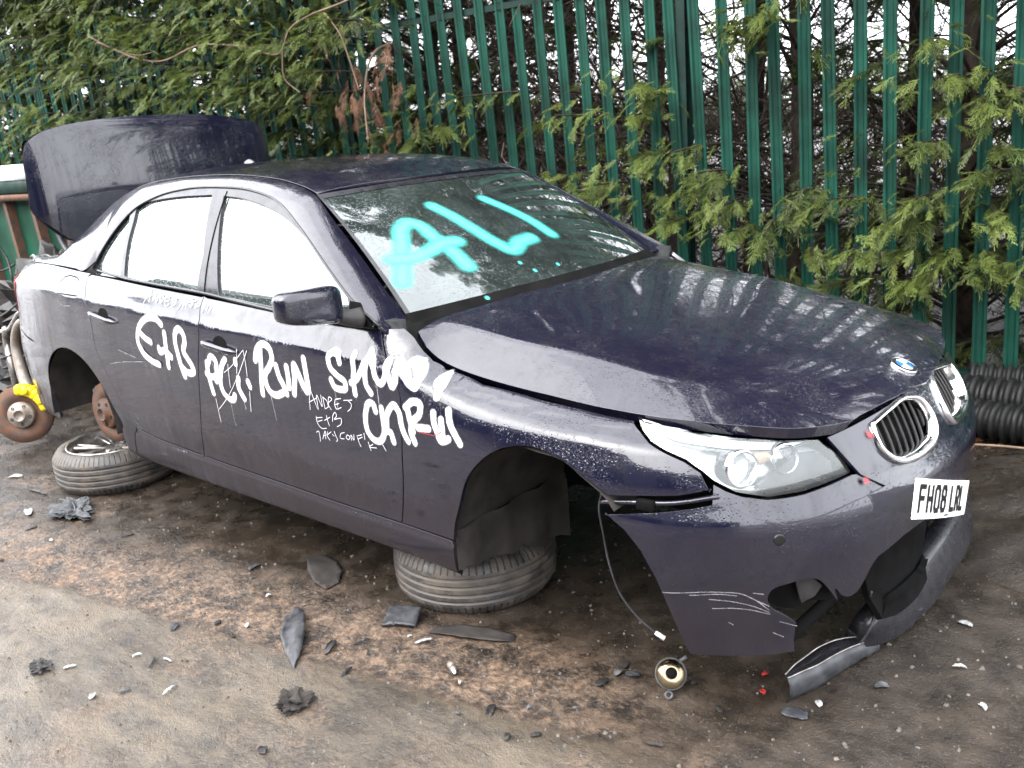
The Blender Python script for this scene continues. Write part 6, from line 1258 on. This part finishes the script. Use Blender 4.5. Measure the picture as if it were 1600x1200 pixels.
MB().tube(spl([(-4.62,-.6,.20),(-4.55,-.62,.42),(-4.60,-.6,.56),(-4.50,-.62,.66)],20),[.022]*20,10).obj('strut',M['alloy'],sa)
MB().tube(spl([(-4.20,-.66,.22),(-4.34,-.64,.40),(-4.40,-.62,.56),(-4.28,-.62,.70),(-4.17,-.62,.74)],24),np.linspace(.04,.020,24),10).obj('upright',M['hubsteel'],sa)
MB().tube(spl([(-4.75,-.6,.62),(-4.45,-.62,.66),(-4.25,-.60,.78),(-4.12,-.6,.80)],20),.013,8).obj('arm',M['alloy'],sa)
MB().tube(spl([(-4.8,-.55,.34),(-4.5,-.55,.30),(-4.2,-.6,.26)],14),.018,8).obj('track_rod',M['plastic'],sa)
MB().tube([(-4.62+.05*math.cos(t*6.28*4)+.02*t,-.60+.05*math.sin(t*6.28*4),.22+.26*t) for t in np.linspace(0,1,90)],.008,6).obj('spring',M['plastic'],sa)
sk_=tag(empty('skip',(-7.4,.9,0)),'green waste skip with rusty upright ribs behind the car tail','skip')
mb=MB();mb.add([(-9.6,.5,.12),(-5.7,.5,.12),(-5.7,2.0,.12),(-9.6,1.3,.12),(-9.9,.45,1.46),(-5.35,.45,1.46),(-5.35,1.35,1.46),(-9.9,.85,1.46)],[(0,1,5,4),(1,2,6,5),(3,0,4,7),(2,3,7,6),(3,2,1,0)]);mb.obj('tub',M['skip'],sk_,smooth=False)
for x in (-9.0,-8.3,-7.55,-6.88,-6.32,-5.9): MB().add([(x-.03,.44,.14),(x+.03,.44,.14),(x+.03,.50,.14),(x-.03,.50,.14),(x-.03,.38,1.42),(x+.03,.38,1.42),(x+.03,.46,1.42),(x-.03,.46,1.42)],[(0,1,5,4),(1,2,6,5),(2,3,7,6),(3,0,4,7),(4,5,6,7),(3,2,1,0)]).obj('rib',M['rust'],sk_,smooth=False)
MB().box((-7.6,.42,1.48),(4.7,.11,.10),bev=.01).obj('rim_rail',M['rail'],sk_)
MB().box((-7.6,.36,1.40),(4.6,.03,.05)).obj('lower_rail',M['rust'],sk_)
tag(MB().box((-6.85,.55,1.60),(.42,.32,.13),R=np.array(Matrix.Rotation(.12,3,'Z')),bev=.012).obj('polystyrene_block',M['white'],None),'white block lying on the rim of the green skip','block')
# crumpled dark scrap between skip and car
def crumple(name,c,rad,seed,mat,label,cat,sq=(1,1,.6),n=26,parent=None,jag=.35):
    r=np.random.default_rng(seed);V=[];F=[]
    for i in range(n+1):
        th=math.pi*i/n
        for j in range(n): 
            ph=2*math.pi*j/n;d=np.array([math.sin(th)*math.cos(ph),math.sin(th)*math.sin(ph),math.cos(th)])
            k=1+jag*math.sin(5*d[0]+seed)*math.sin(7*d[1]+2)+jag*.7*math.sin(13*d[2]+9*d[0]+seed)+ (jag*.35*(r.random()-.5) if 0<i<n else 0)
            q=d*k*rad*np.array(sq);V.append((c[0]+q[0],c[1]+q[1],max(c[2]+q[2],c[2]-rad*sq[2]*.3)))
    for i in range(n):
        for j in range(n):F.append((i*n+j,(i+1)*n+j,(i+1)*n+(j+1)%n,i*n+(j+1)%n))
    o=obj(name,V,F,mat,parent,smooth=False)
    if label: tag(o,label,cat)
    return o
pl=tag(empty('scrap_heap',(-5.1,.1,0)),'dark heap of crumpled plastic and torn panels between the skip and the boot','scrap heap')
for i,(c,rd) in enumerate((((-5.6,.0,.42),.50),((-5.2,.05,.60),.46),((-4.85,.15,.74),.42),((-5.9,-.2,.22),.46),((-4.6,.30,.66),.42),((-5.3,-.35,.14),.34))): crumple('crumpled_plastic',c,rd,20+i,M['plastic' if i%2 else 'liner'],None,None,(1,.7,.75),20,pl,.3)
mb=MB()
for _ in range(26):
    p=np.array([RNG.uniform(-6.0,-4.6),RNG.uniform(-.35,.3),RNG.uniform(.3,1.0)]);q=p+RNG.normal(0,1,3)*[.3,.12,.16];mb.tube(spl([p,(p+q)/2+RNG.normal(0,.04,3),q],7),.008,5)
mb.obj('loose_hoses',M['plastic'],pl)
# corrugated pipe and dark soil heap on the right
cp=tag(empty('corrugated_pipe',(1.0,1.95,0)),'coil of black corrugated pipe lying at the foot of the fence','pipe')
for q,(pts,r) in enumerate((([(.28,2.02,.14),(.55,2.0,.15),(.9,2.0,.15),(1.6,2.1,.13)],.098),([(.30,1.86,.10),(.60,1.80,.10),(1.0,1.78,.11),(1.6,1.85,.10)],.085),([(.38,2.16,.20),(.6,2.18,.20),(1.0,2.18,.20),(1.6,2.3,.19)],.07))):
    P=spl(pts,420);t=np.arange(420);MB().tube(P,r*(1+.13*np.sign(np.sin(t*.36*(.115/r)**.5))*np.abs(np.sin(t*.36*(.115/r)**.5))**.5),18).obj('pipe_run',M['pipe'],cp)
V=[];F=[];nn=44
for i in range(nn+1):
    for j in range(nn+1):
        a=-1+2*i/nn;b=-1+2*j/nn;h=max(0,1-(a*a+b*b))**.8*.16;x=1.35+a*.95;y=1.15+b*.85;V.append((x,y,G0(x,y)-.02+h+.05*h/.16*(vnoise(x,y,.12,31)+.6*vnoise(x,y,.04,32))))
F=[(i*(nn+1)+j,(i+1)*(nn+1)+j,(i+1)*(nn+1)+j+1,i*(nn+1)+j+1) for i in range(nn) for j in range(nn)]
struct(obj('soil_heap',V,F,M['ground']))
tag(MB().tube(spl([(.42,1.50,.06),(.7,1.55,.075),(1.1,1.56,.07)],14),.006,6).obj('dead_stick',M['vine'],None),'straight pale stick lying right of the bumper by the pipe','stick')
# ================================================================ small things on the ground
fl2=tag(empty('loose_fog_lamp',(.33,-.69,0)),'round brass coloured fog lamp lying on the ground below the torn bumper corner','lamp')
fc=np.array([.325,-.70,.058+G0(.33,-.69)]);fa=np.array([.50,-.62,.60]);fa/=np.linalg.norm(fa)
MB().lathe([(.010,.016),(.026,.014),(.036,.006),(.041,-.006),(.043,-.002),(.038,.012),(.027,.022),(.010,.025)],fc,fa,36,closed=True).obj('reflector_bowl',M['ugh'],fl2)
MB().lathe([(.001,.040),(.010,.040),(.013,.034),(.014,.016),(.001,.016)],fc,fa,20).obj('bulb_cap',M['dark'],fl2)
MB().lathe([(.040,-.008),(.046,-.006),(.046,-.001),(.041,.000)],fc,fa,36,closed=True).obj('bezel',M['greyplastic'],fl2)
uu=np.cross(fa,[0,0,1.]);uu/=np.linalg.norm(uu);vv=np.cross(uu,fa)
MB().lathe([(.006,-.003),(.013,-.003),(.013,.003),(.006,.003)],fc-vv*.057-uu*-.012-fa*.004,fa,20,closed=True).obj('mounting_tab',M['greyplastic'],fl2)
MB().tube(spl([fc-fa*.03,fc-fa*.05+uu*.02,fc+uu*-.05+vv*.045],10),.006,6).obj('socket_stub',M['greyplastic'],fl2)
def sheet(name,c,L_,W_,rotz,mat,label,cat,curve=.02,pts=None,thick=.003,tilt=0,group=None,seed=0,parent=None):
    """thin broken piece with an irregular outline"""
    r=np.random.default_rng(seed+3)
    o=pts if pts is not None else [(-.5,-.4),(-.1,-.5),(.3,-.42),(.5,-.2),(.42,.3),(.1,.5),(-.3,.42),(-.5,.1)]
    o=np.array(o)+r.normal(0,.02,(len(o),2));D_=dens(o,.09);G=np.stack(np.meshgrid(np.linspace(-.5,.5,9),np.linspace(-.5,.5,9),indexing='ij'),-1).reshape(-1,2);G=G[inpoly(G,D_)]
    if len(G): G=G[sdist(G,D_)>.04]
    V2=np.vstack([D_,G]) if len(G) else D_;n=len(D_);rr=delaunay_2d_cdt([Vector(v) for v in V2],[(i,(i+1)%n) for i in range(n)],[],0,1e-6)
    V2=np.array([tuple(v) for v in rr[0]]);T=np.array([f for f in rr[2] if len(f)==3]);T=T[inpoly(V2[T].mean(1),D_)]
    z=curve*(1-4*V2[:,0]**2)+.4*curve*np.sin(V2[:,1]*6+seed)+.004*r.random(len(V2));z=z-z.min()
    X=V2[:,0]*L_;Y=V2[:,1]*W_;Z=z+tilt*(Y+W_/2);ca,sa_=math.cos(rotz),math.sin(rotz)
    P=np.stack([c[0]+X*ca-Y*sa_,c[1]+X*sa_+Y*ca,G0(c[0],c[1])+.002+Z],1);m=len(P);P=np.vstack([P+[0,0,thick],P])
    Fs=[tuple(t) for t in T.tolist()]+[tuple(q+m for q in t[::-1]) for t in T.tolist()]+[((i+1)%n,i,i+m,(i+1)%n+m) for i in range(n)]
    ob=obj(name,P,Fs,mat,parent)
    if label: tag(ob,label,cat,group)
    return ob
a=math.atan2(-1.29+1.03,-.70+1.05)
sheet('plastic_splinter',(-.875,-1.16),.44,.085,a,M['greyplastic'],'long dark leaf shaped splinter of plastic pointing at the camera','splinter',.014,[(-.5,.1),(-.3,-.38),(0,-.5),(.25,-.3),(.5,0),(.25,.36),(0,.5),(-.3,.45)],.004)
sheet('plastic_cover',(-.645,-.87),.125,.10,.5,M['greyplastic'],'square grey plastic cover leaning on grit in front of the front tyre','cover',.006,[(-.5,-.5),(.5,-.46),(.47,.5),(-.46,.46)],.008,.12)
sheet('black_sheet',(-1.17,-.80),.30,.12,-.5,M['liner'],'flat torn black sheet on the ground under the doors','sheet',.005,None,.002,0,None,4)
sheet('flattened_liner',(-.36,-.80),.30,.07,.35,M['liner'],'flattened strip of black liner in front of the front tyre','liner',.004,None,.002,0,None,5)
sheet('black_sliver',(-.71,-1.13),.08,.028,-1.0,M['plastic'],'small black sliver right of the long plastic splinter','sliver',.006,None,.004,0,None,6)
crumple('grey_fluff',(-2.73,-1.10,.015),.085,3,M['grey'],'ragged heap of grey fluff left of the rear loose wheel','fluff',(1.3,.8,.35),30,None,.45)
crumple('dark_lump',(-.545,-1.395,.015),.040,5,M['liner'],'dark ragged lump at the very front of the ground','lump',(1,1.1,.6),26,None,.45)
crumple('clod',(-1.44,-1.77,.01),.03,6,M['plastic'],'small black clod near the left front of the ground','clod',(1.4,1,.5),16,None,.3)
bt=tag(empty('spark_plug',(-.285,-.99,0)),'small steel spark plug lying on the sandy ground in front of the front tyre','spark plug')
bc=np.array([-.285,-.99,.016+G0(-.285,-.99)]);ba_=np.array([.8,-.5,.1])
MB().lathe([(.001,-.03),(.006,-.03),(.007,-.012),(.0125,-.012),(.0125,0),(.009,.002),(.009,.02),(.011,.02),(.011,.026),(.001,.026)],bc,ba_,10).obj('plug_shell',M['hubsteel'],bt)
MB().lathe([(.001,.026),(.006,.026),(.005,.045),(.001,.046)],bc,ba_,12).obj('insulator',M['white'],bt)
# broken bumper trim: thin curved shell standing on edge, folded shelf along its top, ragged lower edge
bt_=tag(empty('broken_bumper_trim',(.67,-.40,0)),'broken grey bumper trim standing on its edge below the drooping lip','trim')
p=spl([(.610,-.560,0),(.650,-.46,0),(.688,-.34,0),(.728,-.200,0)],40);n=np.array([.95,-.30,0]);V=[];V2=[];V3=[]
for i in range(40):
    t=i/39;z0=G0(*p[i][:2])+.001;h=.082-.030*t+.012*math.sin(math.pi*t);rag=.006*abs(math.sin(i*.9))+.010*(abs(t-.8)<.05)
    b0=np.array([p[i][0],p[i][1],z0]);w_=.048*math.sin(math.pi*min(1,.04+t*.96))**.8
    o_=[b0+n*.004+[0,0,rag],b0+n*.016+[0,0,h*.35],b0+n*.016+[0,0,h*.7],b0+n*.006+[0,0,h]]
    V+=o_+[q-n*.0035 for q in o_[::-1]]
    top=o_[3];V2+=[top,top-n*w_*.5-[0,0,.010*math.sin(math.pi*t)],top-n*w_+[0,0,.006],top-n*w_+[0,0,.002],top-n*w_*.5-[0,0,.004+.010*math.sin(math.pi*t)],top-[0,0,.004]]
F=[(i*8+j,i*8+(j+1)%8,(i+1)*8+(j+1)%8,(i+1)*8+j) for i in range(39) for j in range(8)]+[tuple(range(8))[::-1],tuple(39*8+j for j in range(8))]
obj('face',V,F,M['greyplastic'],bt_)
F=[(i*6+j,i*6+(j+1)%6,(i+1)*6+(j+1)%6,(i+1)*6+j) for i in range(39) for j in range(6)]+[tuple(range(6))[::-1],tuple(39*6+j for j in range(6))]
obj('shelf',V2,F,M['trim'],bt_)
MB().tube([V2[i*6]+np.array([0,0,.001]) for i in range(40)],.0022,6).obj('bright_edge',M['alloy'],bt_)
MB().tube([V2[i*6+2]+np.array([0,0,.001]) for i in range(40)],.0026,6).obj('bright_edge',M['alloy'],bt_)
sheet('trim_flake',(.655,-.60),.07,.05,.2,M['greyplastic'],'small grey flake by the left tip of the broken trim','flake',.002,None,.002,0,None,9)
SH=[(-3.209,-1.076,.22,.025),(-2.957,-1.221,.12,.05),(-1.227,-1.538,.04,.012),(-1.148,-1.529,.085,.013),(-1.119,-1.488,.06,.010),(-1.362,-1.704,.05,.02),(-1.066,-1.662,.045,.02),(-.949,-1.574,.07,.015),(-1.12,-1.738,.04,.03),(.038,-1.001,.025,.012),(-.477,-.927,.075,.012),(-.541,-.931,.02,.012),(.151,-.719,.04,.03),(-1.195,-1.041,.03,.02),(-1.086,-1.208,.035,.025),(.294,-.35,.03,.02),(.688,-.52,.035,.025),(.273,-.2,.05,.02),(.135,-.338,.04,.01),(-.21,-1.03,.022,.012),(-3.571,-1.051,.10,.05),(-4.532,-.512,.12,.08),(-3.4,-1.25,.05,.04),(-2.5,-1.3,.03,.02),(-.1,-1.15,.02,.015),(.9,.1,.06,.03),(.95,-.15,.05,.015),(.8,-.35,.05,.03),(1.05,-.3,.04,.02)]
SHL={0:'long thin pale strip on the ground at the left, beyond the grey fluff',1:'pale flat flake left of the grey fluff and below the long strip',3:'longest white sliver in the cluster on the bare concrete at the left front',4:'short white sliver just right of the longest one on the concrete',6:'grey flake midway between the white slivers and the front edge of the ground',10:'pale thin sliver in front of the square grey cover',9:'little white chip right of the dark ragged lump at the front',13:'pale chip on the orange sand left of the leaf shaped splinter',17:'pale flake on the dark ground under the hanging wire',20:'pale flake beside the rusty brake disc',21:'broad pale flake left of the rusty brake disc',25:'pale flake on the dark ground right of the drooping lip'}
for i,(x,y,l,w_) in enumerate(SH):
    sheet('plastic_shard',(x,y),l*.8,w_*.75,RNG.uniform(-1.4,1.4) if i not in (3,0) else (-.75,.1)[i==0],M['chip' if i%3 else 'grey'],SHL.get(i,'small pale splinter of broken plastic lying on the muddy ground around the car'),'shard',.004,None,.002,.1*RNG.random(),'pale plastic splinters on the ground',10+i)
for i,(x,y) in enumerate(((.508,-.478),(.601,-.49),(.54,-.56))): sheet('red_shard',(x,y),.022,.016,RNG.uniform(-1,1),M['red'],'tiny red fragment of lamp lens on the ground below the bumper','fragment',.003,None,.003,0,'red lens fragments',60+i)
rk_=np.random.default_rng(77)
for i in range(26):
    x=rk_.uniform(-3.3,1.0);y=-1.0+.2*x+rk_.normal(0,.28);y=max(min(y,-.55 if x<.1 else .3),-1.75)
    sheet('dark_flake',(x,y),rk_.uniform(.02,.06),rk_.uniform(.01,.03),rk_.uniform(-3,3),M[('plastic','liner','greyplastic')[i%3]],'small dark flake of broken plastic lying on the yard ground in front of the car','flake',.003,None,.002,.12*rk_.random(),'dark plastic flakes on the ground',100+i)
tag(MB().tube(spl([(-2.95,-1.07,.012),(-2.85,-1.08,.03),(-2.75,-1.09,.05),(-2.68,-1.11,.03),(-2.66,-1.14,.01)],24),.006,6).obj('bent_wire',M['greyplastic'],None),'thin grey wire arching over the ground left of the rear loose wheel','wire')
